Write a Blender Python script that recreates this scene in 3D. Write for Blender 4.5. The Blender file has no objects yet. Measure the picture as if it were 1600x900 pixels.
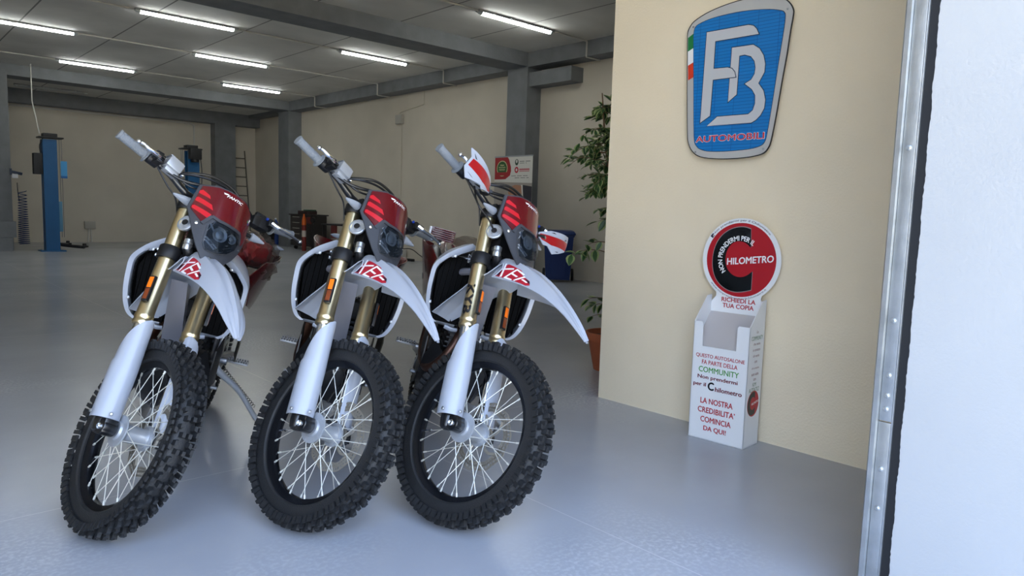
import bpy, bmesh, math, random
from math import sin, cos, pi, radians, atan2, sqrt
from mathutils import Vector, Matrix

scene = bpy.context.scene
COL = scene.collection
random.seed(7)

# ------------------------------------------------------------------ camera
# World axes: X runs along the back wall, Y runs into the hall, Z is up.
# The camera stands in the door opening at the origin.
CAM_H, FOCAL_PX = 1.1352, 1113.2
PITCH, ROLL, YAW = 0.105193, -0.031067, 0.820967      # YAW: view direction from +Y... towards +X
cp, sp, cr, sr = cos(PITCH), sin(PITCH), cos(ROLL), sin(ROLL)
_sx, _cx = sin(YAW), cos(YAW)


def from_view(v):                    # horizontal view frame -> world frame (a turn about Z)
    x, y, z = v
    return Vector((_sx * x + _cx * y, -_cx * x + _sx * y, z))


_f = Vector((0, cp, -sp)); _r = Vector((1, 0, 0)); _d = Vector((0, -sp, -cp))
_r2 = cr * _r + sr * _d; _d2 = -sr * _r + cr * _d
_R, _U, _B = from_view(_r2), -from_view(_d2), -from_view(_f)
cam_data = bpy.data.cameras.new('camera'); cam = bpy.data.objects.new('camera', cam_data); COL.objects.link(cam)
cam_data.sensor_width = 36; cam_data.lens = FOCAL_PX / 1600 * 36; cam_data.clip_start = 0.02; cam_data.clip_end = 200
cam.matrix_world = Matrix(((_R.x, _U.x, _B.x, 0), (_R.y, _U.y, _B.y, 0), (_R.z, _U.z, _B.z, CAM_H), (0, 0, 0, 1)))
scene.camera = cam

# ------------------------------------------------------------------ sky, sun, exposure
SKY_STRENGTH = 2.3
SUN_STRENGTH = 12.0
TUBE_STRENGTH = 17.0
scene.view_settings.view_transform = 'Standard'
scene.view_settings.look = 'None'
scene.view_settings.gamma = 1.0
scene.view_settings.use_curve_mapping = False
scene.view_settings.exposure = 1.25

world = bpy.data.worlds.new('world'); scene.world = world; world.use_nodes = True
wn, wl = world.node_tree.nodes, world.node_tree.links
wn.clear()
w_out = wn.new('ShaderNodeOutputWorld'); w_bg = wn.new('ShaderNodeBackground')
w_tc = wn.new('ShaderNodeTexCoord'); w_sep = wn.new('ShaderNodeSeparateXYZ'); w_ramp = wn.new('ShaderNodeValToRGB')
w_ramp.color_ramp.elements[0].position = 0.0; w_ramp.color_ramp.elements[0].color = (0.80, 0.89, 1.0, 1)
w_ramp.color_ramp.elements[1].position = 0.8; w_ramp.color_ramp.elements[1].color = (0.38, 0.58, 1.0, 1)
wl.new(w_tc.outputs['Generated'], w_sep.inputs[0]); wl.new(w_sep.outputs['Z'], w_ramp.inputs[0])
wl.new(w_ramp.outputs[0], w_bg.inputs['Color']); w_bg.inputs['Strength'].default_value = SKY_STRENGTH
wl.new(w_bg.outputs[0], w_out.inputs['Surface'])

sun_data = bpy.data.lights.new('sun', 'SUN'); sun = bpy.data.objects.new('sun', sun_data); COL.objects.link(sun)
sun_data.energy = SUN_STRENGTH; sun_data.angle = radians(0.6); sun_data.color = (1.0, 0.95, 0.86)
sun.location = (6, 30, 30)
sun.rotation_euler = Vector((-0.25, -0.62, -0.95)).to_track_quat('-Z', 'Y').to_euler()


# ------------------------------------------------------------------ materials
def lin(c):
    f = lambda v: v / 12.92 if v <= 0.04045 else ((v + 0.055) / 1.055) ** 2.4
    return tuple(f(v / 255.0) for v in c)


MATS = {}


def mat(name, rgb, rough=0.5, metal=0.0, coat=0.0, bump=0.0, bscale=60.0, vary=0.0, vscale=3.0, emit=0.0, spec=0.5):
    if name in MATS:
        return MATS[name]
    m = bpy.data.materials.new(name); m.use_nodes = True
    nt = m.node_tree; b = nt.nodes['Principled BSDF']
    c = lin(rgb) + (1,)
    b.inputs['Base Color'].default_value = c; b.inputs['Roughness'].default_value = rough
    b.inputs['Metallic'].default_value = metal; b.inputs['Specular IOR Level'].default_value = spec
    if coat:
        b.inputs['Coat Weight'].default_value = coat; b.inputs['Coat Roughness'].default_value = 0.06
    if emit:
        b.inputs['Emission Color'].default_value = c; b.inputs['Emission Strength'].default_value = emit
    if vary or bump:
        tc = nt.nodes.new('ShaderNodeTexCoord')
    if vary:
        n = nt.nodes.new('ShaderNodeTexNoise'); n.inputs['Scale'].default_value = vscale; n.inputs['Detail'].default_value = 6
        nt.links.new(tc.outputs['Object'], n.inputs['Vector'])
        r = nt.nodes.new('ShaderNodeMapRange'); r.inputs['From Min'].default_value = 0.3; r.inputs['From Max'].default_value = 0.7
        r.inputs['To Min'].default_value = 1 - vary; r.inputs['To Max'].default_value = 1 + vary
        nt.links.new(n.outputs['Fac'], r.inputs['Value'])
        h = nt.nodes.new('ShaderNodeHueSaturation'); h.inputs['Color'].default_value = c
        nt.links.new(r.outputs['Result'], h.inputs['Value']); nt.links.new(h.outputs['Color'], b.inputs['Base Color'])
    if bump:
        n2 = nt.nodes.new('ShaderNodeTexNoise'); n2.inputs['Scale'].default_value = bscale; n2.inputs['Detail'].default_value = 4
        nt.links.new(tc.outputs['Object'], n2.inputs['Vector'])
        bp = nt.nodes.new('ShaderNodeBump'); bp.inputs['Strength'].default_value = bump; bp.inputs['Distance'].default_value = 0.01
        nt.links.new(n2.outputs['Fac'], bp.inputs['Height']); nt.links.new(bp.outputs['Normal'], b.inputs['Normal'])
    MATS[name] = m
    return m


def clear_mat(name, tint, gloss_rgb=(255, 255, 255), mixf=0.25, rough=0.1, edge=0.5):
    """thin clear plastic: see-through with a glossy skin"""
    if name in MATS:
        return MATS[name]
    m = bpy.data.materials.new(name); m.use_nodes = True
    nt = m.node_tree; nt.nodes.clear()
    o = nt.nodes.new('ShaderNodeOutputMaterial'); mx = nt.nodes.new('ShaderNodeMixShader')
    t = nt.nodes.new('ShaderNodeBsdfTransparent'); t.inputs['Color'].default_value = lin(tint) + (1,)
    g = nt.nodes.new('ShaderNodeBsdfPrincipled'); g.inputs['Base Color'].default_value = lin(gloss_rgb) + (1,)
    g.inputs['Roughness'].default_value = rough
    f = nt.nodes.new('ShaderNodeLayerWeight'); f.inputs['Blend'].default_value = 0.35
    r = nt.nodes.new('ShaderNodeMapRange'); r.inputs['To Min'].default_value = mixf; r.inputs['To Max'].default_value = min(1, mixf + edge)
    nt.links.new(f.outputs['Facing'], r.inputs['Value']); nt.links.new(r.outputs['Result'], mx.inputs[0])
    nt.links.new(t.outputs[0], mx.inputs[1]); nt.links.new(g.outputs[0], mx.inputs[2]); nt.links.new(mx.outputs[0], o.inputs['Surface'])
    MATS[name] = m
    return m


M_WHITE = mat('white_plastic', (162, 168, 180), 0.32, coat=0.3)
M_RED = mat('dark_red_plastic', (88, 4, 14), 0.25, coat=0.6)
M_STRIPE = mat('bright_red_film', (190, 14, 32), 0.3, coat=0.4)
M_DECALRED = mat('decal_red', (176, 20, 42), 0.4)
M_DGREY = mat('grey_plastic', (54, 56, 62), 0.45, bump=0.1, bscale=300)
M_BLACK = mat('black_plastic', (20, 20, 22), 0.4)
M_BMETAL = mat('black_metal', (16, 17, 20), 0.28, spec=0.6, coat=0.4)
M_RUBBER = mat('tyre_rubber', (32, 33, 35), 0.55, bump=0.25, bscale=220)
M_GOLD = mat('gold_anodised_metal', (216, 198, 156), 0.30, metal=1.0)
M_CHROME = mat('chrome', (225, 228, 232), 0.12, metal=1.0)
M_ALU = mat('cast_aluminium', (170, 173, 178), 0.36, metal=0.85, bump=0.1, bscale=200)
M_SILVER = mat('silver_paint', (176, 180, 186), 0.35, metal=0.5)
M_STEEL = mat('spoke_steel', (222, 222, 214), 0.4, metal=0.4)
M_GRIP = mat('grey_grip_rubber', (134, 140, 147), 0.45, bump=0.6, bscale=500)
M_FRAME = mat('grey_frame_paint', (122, 122, 130), 0.4)
M_ORANGE = mat('orange_reflector', (255, 120, 8), 0.25, coat=0.5)
M_BRONZE = mat('heat_tinted_steel', (96, 70, 60), 0.35, metal=0.8)
M_GASKET = mat('dark_casting', (58, 59, 62), 0.42, metal=0.4)
M_DISC = mat('disc_steel', (168, 162, 150), 0.35, metal=0.5)
M_RADIATOR = mat('radiator_black', (8, 8, 9), 0.8, spec=0.1)
M_RIM = mat('black_anodised_rim', (46, 48, 54), 0.2, metal=0.8)
M_HUB = mat('hub_aluminium', (176, 180, 186), 0.34, metal=0.45)
M_MATTE = mat('matte_black_metal', (17, 17, 19), 0.5, spec=0.35)
M_LENS = clear_mat('clear_lens', (206, 212, 218), (24, 26, 30), 0.12, 0.04)
M_LENSFROST = clear_mat('indicator_lens', (150, 158, 170), (176, 182, 192), 0.55, 0.15)
M_WRAP = clear_mat('clear_wrap_film', (226, 222, 218), (112, 106, 102), 0.05, 0.12, 0.22)
M_TAIL = mat('tail_lamp_red', (190, 16, 30), 0.15, coat=0.8)
M_WPRINT = mat('white_print', (244, 244, 246), 0.4)
M_BPRINT = mat('black_print', (18, 18, 22), 0.4)


# ------------------------------------------------------------------ mesh helper
def catmull(pts, n):
    pts = [Vector(p) for p in pts]
    if len(pts) < 3 or n < 2:
        return pts
    out = []
    for i in range(len(pts) - 1):
        p0 = pts[i - 1] if i else pts[i] * 2 - pts[i + 1]
        p1, p2 = pts[i], pts[i + 1]
        p3 = pts[i + 2] if i + 2 < len(pts) else p2 * 2 - p1
        for k in range(n):
            t = k / n
            out.append(0.5 * ((2 * p1) + (p2 - p0) * t + (2 * p0 - 5 * p1 + 4 * p2 - p3) * t * t + (3 * p1 - p0 - 3 * p2 + p3) * t ** 3))
    out.append(pts[-1])
    return out


TEXT_CACHE = {}


def text_flat(body, bold=0.0, shear=0.0):
    key = (body, bold, shear)
    if key not in TEXT_CACHE:
        cu = bpy.data.curves.new('lettering', 'FONT'); cu.body = body; cu.size = 1.0; cu.shear = shear
        cu.resolution_u = 3
        ob = bpy.data.objects.new('lettering', cu); COL.objects.link(ob)
        dg = bpy.context.evaluated_depsgraph_get()
        me = bpy.data.meshes.new_from_object(ob.evaluated_get(dg))
        base = [(v.co.x, v.co.y) for v in me.vertices]; bf = [tuple(p.vertices) for p in me.polygons]
        vs, fs = [], []
        d = bold * .8                      # heavier strokes: the same letters laid down a few times
        for k, (dx, dy) in enumerate(((0, 0), (d, 0), (-d, 0), (0, d * .7), (0, -d * .7)) if bold else ((0, 0),)):
            o = len(vs); vs += [(x + dx, y + dy, k) for x, y in base]; fs += [tuple(i + o for i in f) for f in bf]
        bpy.data.objects.remove(ob); bpy.data.meshes.remove(me); bpy.data.curves.remove(cu)
        x0, x1 = min(v[0] for v in vs), max(v[0] for v in vs); y0, y1 = min(v[1] for v in vs), max(v[1] for v in vs)
        TEXT_CACHE[key] = ([((v[0] - x0) / (x1 - x0), (v[1] - y0) / (y1 - y0), v[2] * .00008) for v in vs], fs, (x1 - x0) / (y1 - y0))
    return TEXT_CACHE[key]


class MB:
    """collects shapes and links them as ONE mesh object"""

    def __init__(self):
        self.v, self.f, self.m = [], [], []
        self.cur = 0

    def add(self, vs, fs, mi=None):
        o = len(self.v)
        self.v += [Vector(p) for p in vs]
        self.f += [tuple(i + o for i in f) for f in fs]
        self.m += [self.cur if mi is None else mi] * len(fs)
        return self

    def mi(self, i):
        self.cur = i
        return self

    def box(self, c, s, R=None):
        c = Vector(c); vs = []
        for dx in (-.5, .5):
            for dy in (-.5, .5):
                for dz in (-.5, .5):
                    p = Vector((dx * s[0], dy * s[1], dz * s[2]))
                    vs.append(c + (R @ p if R else p))
        return self.add(vs, [(0, 1, 3, 2), (4, 6, 7, 5), (0, 4, 5, 1), (2, 3, 7, 6), (0, 2, 6, 4), (1, 5, 7, 3)])

    def span(self, a, b):            # box from corner a to corner b
        return self.box([(a[i] + b[i]) / 2 for i in range(3)], [abs(b[i] - a[i]) for i in range(3)])

    def loft(self, rings, cap=True, closed=True):
        n = len(rings[0]); vs = [p for r in rings for p in r]; fs = []
        for i in range(len(rings) - 1):
            for j in range(n if closed else n - 1):
                k = (j + 1) % n
                fs.append((i * n + j, i * n + k, (i + 1) * n + k, (i + 1) * n + j))
        if cap and closed:
            fs.append(tuple(range(n - 1, -1, -1))); fs.append(tuple((len(rings) - 1) * n + j for j in range(n)))
        return self.add(vs, fs)

    def tube(self, pts, r, n=8, smooth=0, cap=True, flat=1.0):
        if smooth:
            rr = r if isinstance(r, (list, tuple)) else None
            q = catmull(pts, smooth)
            if rr:
                k = [i / smooth for i in range(len(q))]
                r = [rr[min(int(t), len(rr) - 1)] * (1 - (t % 1)) + rr[min(int(t) + 1, len(rr) - 1)] * (t % 1) for t in k]
            pts = q
        pts = [Vector(p) for p in pts]
        rs = r if isinstance(r, (list, tuple)) else [r] * len(pts)
        t0 = (pts[1] - pts[0]).normalized()
        a = t0.orthogonal().normalized(); rings = []
        for i, p in enumerate(pts):
            t = (pts[min(i + 1, len(pts) - 1)] - pts[max(i - 1, 0)]).normalized()
            a = (a - t * a.dot(t)).normalized(); b = t.cross(a)
            rings.append([p + rs[i] * (cos(2 * pi * j / n) * a + flat * sin(2 * pi * j / n) * b) for j in range(n)])
        return self.loft(rings, cap)

    def cyl(self, p0, p1, r0, r1=None, n=18):
        return self.tube([p0, p1], [r0, r0 if r1 is None else r1], n)

    def lathe(self, prof, o, ax, n=24, cap=True, closed=False):
        """prof: (radius, height) along ax from o"""
        o = Vector(o); ax = Vector(ax).normalized(); a = ax.orthogonal().normalized(); b = ax.cross(a)
        rings = [[o + ax * h + max(r, 1e-5) * (cos(2 * pi * j / n) * a + sin(2 * pi * j / n) * b) for j in range(n)] for r, h in prof]
        if closed:
            rings.append(rings[0]); cap = False
        return self.loft(rings, cap)

    def sheet(self, grid, th):
        """a curved panel with thickness from a grid of points"""
        nu, nv = len(grid), len(grid[0]); g = [[Vector(p) for p in row] for row in grid]; back = []
        for i in range(nu):
            row = []
            for j in range(nv):
                du = g[min(i + 1, nu - 1)][j] - g[max(i - 1, 0)][j]; dv = g[i][min(j + 1, nv - 1)] - g[i][max(j - 1, 0)]
                nn = du.cross(dv)
                nn = nn.normalized() if nn.length > 1e-9 else Vector((0, 0, 1))
                row.append(g[i][j] - nn * th)
            back.append(row)
        vs = [p for r in g for p in r] + [p for r in back for p in r]; N = nu * nv; fs = []
        for i in range(nu - 1):
            for j in range(nv - 1):
                a, b, c, d = i * nv + j, i * nv + j + 1, (i + 1) * nv + j + 1, (i + 1) * nv + j
                fs.append((a, b, c, d)); fs.append((N + d, N + c, N + b, N + a))
        per = [j for j in range(nv)] + [i * nv + nv - 1 for i in range(1, nu)] + [(nu - 1) * nv + j for j in range(nv - 2, -1, -1)] + [i * nv for i in range(nu - 2, 0, -1)]
        for k in range(len(per)):
            a, b = per[k], per[(k + 1) % len(per)]
            fs.append((b, a, N + a, N + b))
        return self.add(vs, fs)

    def poly(self, pts, fn, th=0.003, maxlen=None):
        """a flat outline (a, b) bent by fn(a, b, h) into a plate of thickness th"""
        bm = bmesh.new(); vs = [bm.verts.new((p[0], p[1], 0)) for p in pts]
        fc = bm.faces.new(vs)
        if maxlen:
            bmesh.ops.triangulate(bm, faces=[fc])
            for _ in range(5):
                es = [e for e in bm.edges if e.calc_length() > maxlen]
                if not es:
                    break
                bmesh.ops.subdivide_edges(bm, edges=es, cuts=1, use_grid_fill=False)
                bmesh.ops.triangulate(bm, faces=[f for f in bm.faces if len(f.verts) > 3])
        bm.normal_update()
        flip = sum(f.normal.z * f.calc_area() for f in bm.faces) < 0
        bm.verts.index_update(); N = len(bm.verts)
        top = [fn(v.co.x, v.co.y, th) for v in bm.verts]; bot = [fn(v.co.x, v.co.y, 0) for v in bm.verts]
        fs = []
        for f in bm.faces:
            ix = [v.index for v in f.verts]
            fs.append(tuple(ix)); fs.append(tuple(N + i for i in reversed(ix)))
        for e in bm.edges:
            if len(e.link_faces) == 1:
                a, b = e.verts[0].index, e.verts[1].index
                fs.append((a, b, N + b, N + a))
        bm.free()
        return self.add(top + bot, fs)

    def text(self, s, fn, x, y, w, h, bold=0.0, shear=0.0, hh=0.0006):
        vs, fs, _ = text_flat(s, bold, shear)
        return self.add([fn(x + w * a, y + h * b, hh + c) for a, b, c in vs], fs)

    def build(self, name, mats, parent=None, M=None, angle=35, bevel=0.0, recalc=True, smooth=True):
        me = bpy.data.meshes.new(name)
        me.from_pydata([tuple(p) for p in self.v], [], self.f)
        for k, i in enumerate(self.m):
            me.polygons[k].material_index = i
        for m in (mats if isinstance(mats, (list, tuple)) else [mats]):
            me.materials.append(m)
        if recalc or bevel:
            bm = bmesh.new(); bm.from_mesh(me)
            if recalc:
                bmesh.ops.recalc_face_normals(bm, faces=bm.faces)
            if bevel:
                es = [e for e in bm.edges if len(e.link_faces) == 2 and e.calc_face_angle(0) > radians(40)]
                bmesh.ops.bevel(bm, geom=es, offset=bevel, segments=2, affect='EDGES', profile=0.6, clamp_overlap=True)
            bm.to_mesh(me); bm.free()
        if smooth:
            me.polygons.foreach_set('use_smooth', [True] * len(me.polygons))
            me.set_sharp_from_angle(angle=radians(angle))
        return link(name, me, parent, M)


def link(name, me, parent=None, M=None):
    o = bpy.data.objects.new(name, me); COL.objects.link(o)
    if parent is not None:
        o.parent = parent
    if M is not None:
        o.matrix_basis = M
    return o


def tag(o, label, cat, group=None, kind=None):
    o['label'] = label; o['category'] = cat
    if group:
        o['group'] = group
    if kind:
        o['kind'] = kind
    return o


def thing(name, label, cat, loc=(0, 0, 0), rz=0.0, group=None):
    o = bpy.data.objects.new(name, None); COL.objects.link(o); o.empty_display_size = 0.1
    o.location = loc; o.rotation_euler = (0, 0, rz)
    return tag(o, label, cat, group)


def struct(name, mb, m, label=None, bevel=0.0):
    o = mb.build(name, m, bevel=bevel); o['kind'] = 'structure'
    if label:
        o['label'] = label
    return o


def copy_tree(o, parent=None):
    c = o.copy(); COL.objects.link(c)
    if parent is not None:
        c.parent = parent
    for ch in list(o.children):
        copy_tree(ch, c)
    return c


# ------------------------------------------------------------------ the room
def wall_mat(name, rgb, bump=0.25, vary=0.05):
    return mat(name, rgb, 0.85, bump=bump, bscale=90, vary=vary, vscale=1.3)


M_CREAM = wall_mat('cream_plaster', (238, 224, 196))
M_HALL = wall_mat('hall_plaster', (206, 198, 183))
M_FACADE = wall_mat('white_render', (180, 182, 184), bump=0.12)
M_PAINT = mat('grey_painted_concrete', (120, 123, 126), 0.7, bump=0.35, bscale=25, vary=0.12, vscale=4)


def floor_mat():
    m = bpy.data.materials.new('grey_epoxy_floor'); m.use_nodes = True
    nt = m.node_tree; N, L = nt.nodes, nt.links; b = N['Principled BSDF']
    tc = N.new('ShaderNodeTexCoord'); sep = N.new('ShaderNodeSeparateXYZ'); L.new(tc.outputs['Object'], sep.inputs[0])

    def line(sock, off, step):
        a = N.new('ShaderNodeMath'); a.operation = 'ADD'; a.inputs[1].default_value = 40 * step - off + step / 2; L.new(sock, a.inputs[0])
        w = N.new('ShaderNodeMath'); w.operation = 'MODULO'; w.inputs[1].default_value = step; L.new(a.outputs[0], w.inputs[0])
        s = N.new('ShaderNodeMath'); s.operation = 'SUBTRACT'; s.inputs[1].default_value = step / 2; L.new(w.outputs[0], s.inputs[0])
        ab = N.new('ShaderNodeMath'); ab.operation = 'ABSOLUTE'; L.new(s.outputs[0], ab.inputs[0])
        lt = N.new('ShaderNodeMath'); lt.operation = 'LESS_THAN'; lt.inputs[1].default_value = 0.0022; L.new(ab.outputs[0], lt.inputs[0])
        return lt.outputs[0]
    mx = N.new('ShaderNodeMath'); mx.operation = 'MAXIMUM'
    L.new(line(sep.outputs['X'], 1.945, 4.0), mx.inputs[0]); L.new(line(sep.outputs['Y'], 2.965, 4.0), mx.inputs[1])
    n = N.new('ShaderNodeTexNoise'); n.inputs['Scale'].default_value = 0.9; n.inputs['Detail'].default_value = 8; L.new(tc.outputs['Object'], n.inputs['Vector'])
    ramp = N.new('ShaderNodeValToRGB')
    ramp.color_ramp.elements[0].position = 0.35; ramp.color_ramp.elements[0].color = lin((164, 167, 174)) + (1,)
    ramp.color_ramp.elements[1].position = 0.7; ramp.color_ramp.elements[1].color = lin((178, 181, 187)) + (1,)
    L.new(n.outputs['Fac'], ramp.inputs[0])
    mix = N.new('ShaderNodeMix'); mix.data_type = 'RGBA'; L.new(mx.outputs[0], mix.inputs['Factor']); L.new(ramp.outputs[0], mix.inputs['A'])
    mix.inputs['B'].default_value = lin((196, 196, 200)) + (1,)
    # pale speckled patches: floor sheen and wear, both put into the coating colour
    n3 = N.new('ShaderNodeTexNoise'); n3.inputs['Scale'].default_value = 0.55; n3.inputs['Detail'].default_value = 3; L.new(tc.outputs['Object'], n3.inputs['Vector'])
    n4 = N.new('ShaderNodeTexNoise'); n4.inputs['Scale'].default_value = 60; n4.inputs['Detail'].default_value = 3; L.new(tc.outputs['Object'], n4.inputs['Vector'])
    r3 = N.new('ShaderNodeMapRange'); r3.inputs['From Min'].default_value = 0.52; r3.inputs['From Max'].default_value = 0.66; L.new(n3.outputs['Fac'], r3.inputs['Value'])
    r4 = N.new('ShaderNodeMapRange'); r4.inputs['From Min'].default_value = 0.45; r4.inputs['From Max'].default_value = 0.7; L.new(n4.outputs['Fac'], r4.inputs['Value'])
    mu = N.new('ShaderNodeMath'); mu.operation = 'MULTIPLY'; L.new(r3.outputs['Result'], mu.inputs[0]); L.new(r4.outputs['Result'], mu.inputs[1])
    mix2 = N.new('ShaderNodeMix'); mix2.data_type = 'RGBA'; L.new(mu.outputs[0], mix2.inputs['Factor']); L.new(mix.outputs['Result'], mix2.inputs['A'])
    mix2.inputs['B'].default_value = lin((194, 197, 202)) + (1,)
    L.new(mix2.outputs['Result'], b.inputs['Base Color'])
    b.inputs['Roughness'].default_value = 0.23; b.inputs['Specular IOR Level'].default_value = 0.36
    n2 = N.new('ShaderNodeTexNoise'); n2.inputs['Scale'].default_value = 9; n2.inputs['Detail'].default_value = 5; L.new(tc.outputs['Object'], n2.inputs['Vector'])
    bp = N.new('ShaderNodeBump'); bp.inputs['Strength'].default_value = 0.04; bp.inputs['Distance'].default_value = 0.02
    L.new(n2.outputs['Fac'], bp.inputs['Height']); L.new(bp.outputs['Normal'], b.inputs['Normal'])
    return m


def ceiling_mat():
    m = bpy.data.materials.new('precast_slab'); m.use_nodes = True
    nt = m.node_tree; N, L = nt.nodes, nt.links; b = N['Principled BSDF']
    tc = N.new('ShaderNodeTexCoord'); sep = N.new('ShaderNodeSeparateXYZ'); L.new(tc.outputs['Object'], sep.inputs[0])
    a = N.new('ShaderNodeMath'); a.operation = 'ADD'; a.inputs[1].default_value = 40 * 1.366 - 2.17 + 0.683; L.new(sep.outputs['X'], a.inputs[0])
    w = N.new('ShaderNodeMath'); w.operation = 'MODULO'; w.inputs[1].default_value = 1.366; L.new(a.outputs[0], w.inputs[0])
    s = N.new('ShaderNodeMath'); s.operation = 'SUBTRACT'; s.inputs[1].default_value = 0.683; L.new(w.outputs[0], s.inputs[0])
    ab = N.new('ShaderNodeMath'); ab.operation = 'ABSOLUTE'; L.new(s.outputs[0], ab.inputs[0])
    lt = N.new('ShaderNodeMath'); lt.operation = 'LESS_THAN'; lt.inputs[1].default_value = 0.012; L.new(ab.outputs[0], lt.inputs[0])
    n = N.new('ShaderNodeTexNoise'); n.inputs['Scale'].default_value = 1.2; n.inputs['Detail'].default_value = 7; L.new(tc.outputs['Object'], n.inputs['Vector'])
    ramp = N.new('ShaderNodeValToRGB')
    ramp.color_ramp.elements[0].position = 0.3; ramp.color_ramp.elements[0].color = lin((206, 204, 198)) + (1,)
    ramp.color_ramp.elements[1].position = 0.7; ramp.color_ramp.elements[1].color = lin((226, 224, 218)) + (1,)
    L.new(n.outputs['Fac'], ramp.inputs[0])
    mix = N.new('ShaderNodeMix'); mix.data_type = 'RGBA'; L.new(lt.outputs[0], mix.inputs['Factor']); L.new(ramp.outputs[0], mix.inputs['A'])
    mix.inputs['B'].default_value = lin((128, 126, 122)) + (1,)
    L.new(mix.outputs['Result'], b.inputs['Base Color']); b.inputs['Roughness'].default_value = 0.85
    return m


M_FLOOR, M_CEIL = floor_mat(), ceiling_mat()
CEIL = 3.96
struct('floor', MB().span((-5.0, 0.0, -0.2), (9.6, 22.1, 0.0)), M_FLOOR)
struct('ground', MB().span((-30, -40, -0.25), (40, -0.01, -0.02)), mat('outside_concrete', (208, 190, 154), 0.9, bump=0.3, vary=0.08), 'pale concrete yard outside the door opening')
struct('ceiling', MB().span((-5.0, 0.3, CEIL), (9.6, 19.3, CEIL + 0.35)), M_CEIL)
struct('ceiling_rear', MB().span((-5.0, 19.3, 3.80), (9.6, 22.1, 4.31)), M_CEIL)
struct('wall_back', MB().span((-5.0, 21.8, 0), (9.6, 22.1, 3.8)), M_HALL)
struct('wall_right', MB().span((9.3, 0.73, 0), (9.6, 21.8, 3.96)), M_HALL)
struct('wall_left', MB().span((-5.0, 0.73, 0), (-4.7, 21.8, 3.96)), M_HALL)
struct('wall_partition', MB().span((3.40, 0.73, 0), (3.66, 2.825, CEIL)), M_CREAM, 'cream partition wall carrying the oval sign')
# front wall of the building with the big door opening
fw = MB()
fw.span((2.20, 0.22, 0), (9.6, 0.695, CEIL + 0.35)); fw.span((-5.0, 0.22, 0), (-3.6, 0.695, CEIL + 0.35)); fw.span((-3.6, 0.22, 3.45), (2.20, 0.695, CEIL + 0.35))
struct('wall_front', fw, M_FACADE, 'white rendered front wall around the door opening')
struct('wall_front_lining', MB().span((2.34, 0.706, 0), (9.3, 0.73, CEIL)).span((-4.7, 0.706, 0), (-3.7, 0.73, CEIL)).span((-3.7, 0.706, 3.5), (2.34, 0.73, CEIL)), M_HALL)

# beams and columns
struct('beam_cross', MB().span((-4.7, 9.38, 3.72), (8.95, 9.93, CEIL)), M_PAINT)
struct('beam_cross_rear', MB().span((-4.7, 18.74, 3.72), (8.95, 19.29, CEIL)), M_PAINT)
struct('beam_side', MB().span((8.95, 0.74, 3.71), (9.3, 21.5, CEIL)), M_PAINT)
struct('beam_rear', MB().span((-4.7, 21.45, 3.46), (9.3, 21.8, 3.80)), M_PAINT)
struct('column_near', MB().span((8.95, 9.38, 0), (9.3, 9.90, 3.71)), M_PAINT)
struct('column_middle', MB().span((8.92, 18.73, 0), (9.3, 19.35, 3.71)), M_PAINT)
struct('column_back', MB().span((7.95, 21.45, 0), (8.55, 21.8, 3.46)), M_PAINT)
struct('column_left', MB().span((1.75, 18.70, 0), (2.60, 19.30, 3.72)), M_PAINT)
struct('corbel', MB().span((9.0, 8.37, 3.38), (9.3, 9.38, 3.62)), M_PAINT, 'dark grey concrete stub beside the near column')
struct('trim_column_plinth', MB().span((1.70, 18.3, 0), (2.53, 18.69, 0.28)).span((1.70, 18.45, 0.28), (2.62, 18.69, 0.62)), M_PAINT, 'grey plinth box at the foot of the left column')


# door frame: galvanised rail of the sectional door
def door_frame():
    zinc = mat('galvanised_steel', (176, 180, 182), 0.38, metal=0.75, vary=0.15, vscale=14, bump=0.08)
    root = thing('door_rail', 'galvanised steel door rail with bolts beside the white wall edge', 'door rail', (2.2, 0.74, 0))
    root['kind'] = 'structure'
    a = MB()
    a.span((-0.010, -0.020, 0), (0.0, 0.014, 0.560)); a.span((-0.010, -0.020, 0.564), (0.0, 0.014, 3.4))
    a.span((-0.010, -0.024, 0), (0.10, -0.020, 3.4))
    a.build('mounting_angle', zinc, root, bevel=0.0015)
    b = MB()
    prof = [(-0.012, 0.015), (-0.020, 0.018), (-0.020, 0.030), (-0.008, 0.037), (0.04, 0.037), (0.04, 0.032), (0.0, 0.031), (0.0, 0.015)]
    b.loft([[(x, y, z) for x, y in prof] for z in (0, 3.4)])
    b.build('roller_track', zinc, root)
    for z in (0.30, 0.42, 0.60, 0.64, 0.70, 0.86, 1.35, 2.1, 2.8):
        c = MB().lathe([(0.0085, 0), (0.0085, 0.004), (0.004, 0.007)], (-0.010, -0.003, z), (-1, 0, 0), 10)
        c.build('bolt', zinc, root)
    g = MB()                                   # dark foam filler with a ragged edge
    rings = []
    for k in range(420):
        z = 3.4 * k / 419; e = 0.0010 * sin(k * .31) + 0.0011 * random.uniform(-1, 1)
        rings.append([(-0.002, -0.0475 + e, z), (-0.002, -0.0245, z), (0.06, -0.0245, z), (0.06, -0.043, z)])
    g.loft(rings); g.build('foam_seal', mat('black_seal', (22, 24, 28), 0.8), root)


door_frame()


# ------------------------------------------------------------------ the motorcycles
WB, AXLE_H, RAKE, OFFS = 1.48, 0.352, radians(27), 0.06
UF = Vector((cos(RAKE), 0, sin(RAKE))); WF = Vector((-sin(RAKE), 0, cos(RAKE)))
P0 = Vector((WB, 0, AXLE_H)) - OFFS * UF
TUBE_V, TUBE_U = 0.096, 0.02


def fork_matrix(steer):
    rk = Matrix(((UF.x, 0, WF.x), (UF.y, 1, WF.y), (UF.z, 0, WF.z))).to_4x4()
    return Matrix.Translation(P0) @ rk @ Matrix.Rotation(steer, 4, 'Z')


def mask_u(v, w):
    return 0.172 - 3.8 * v * v - 0.10 * (w - 0.80)


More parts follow.
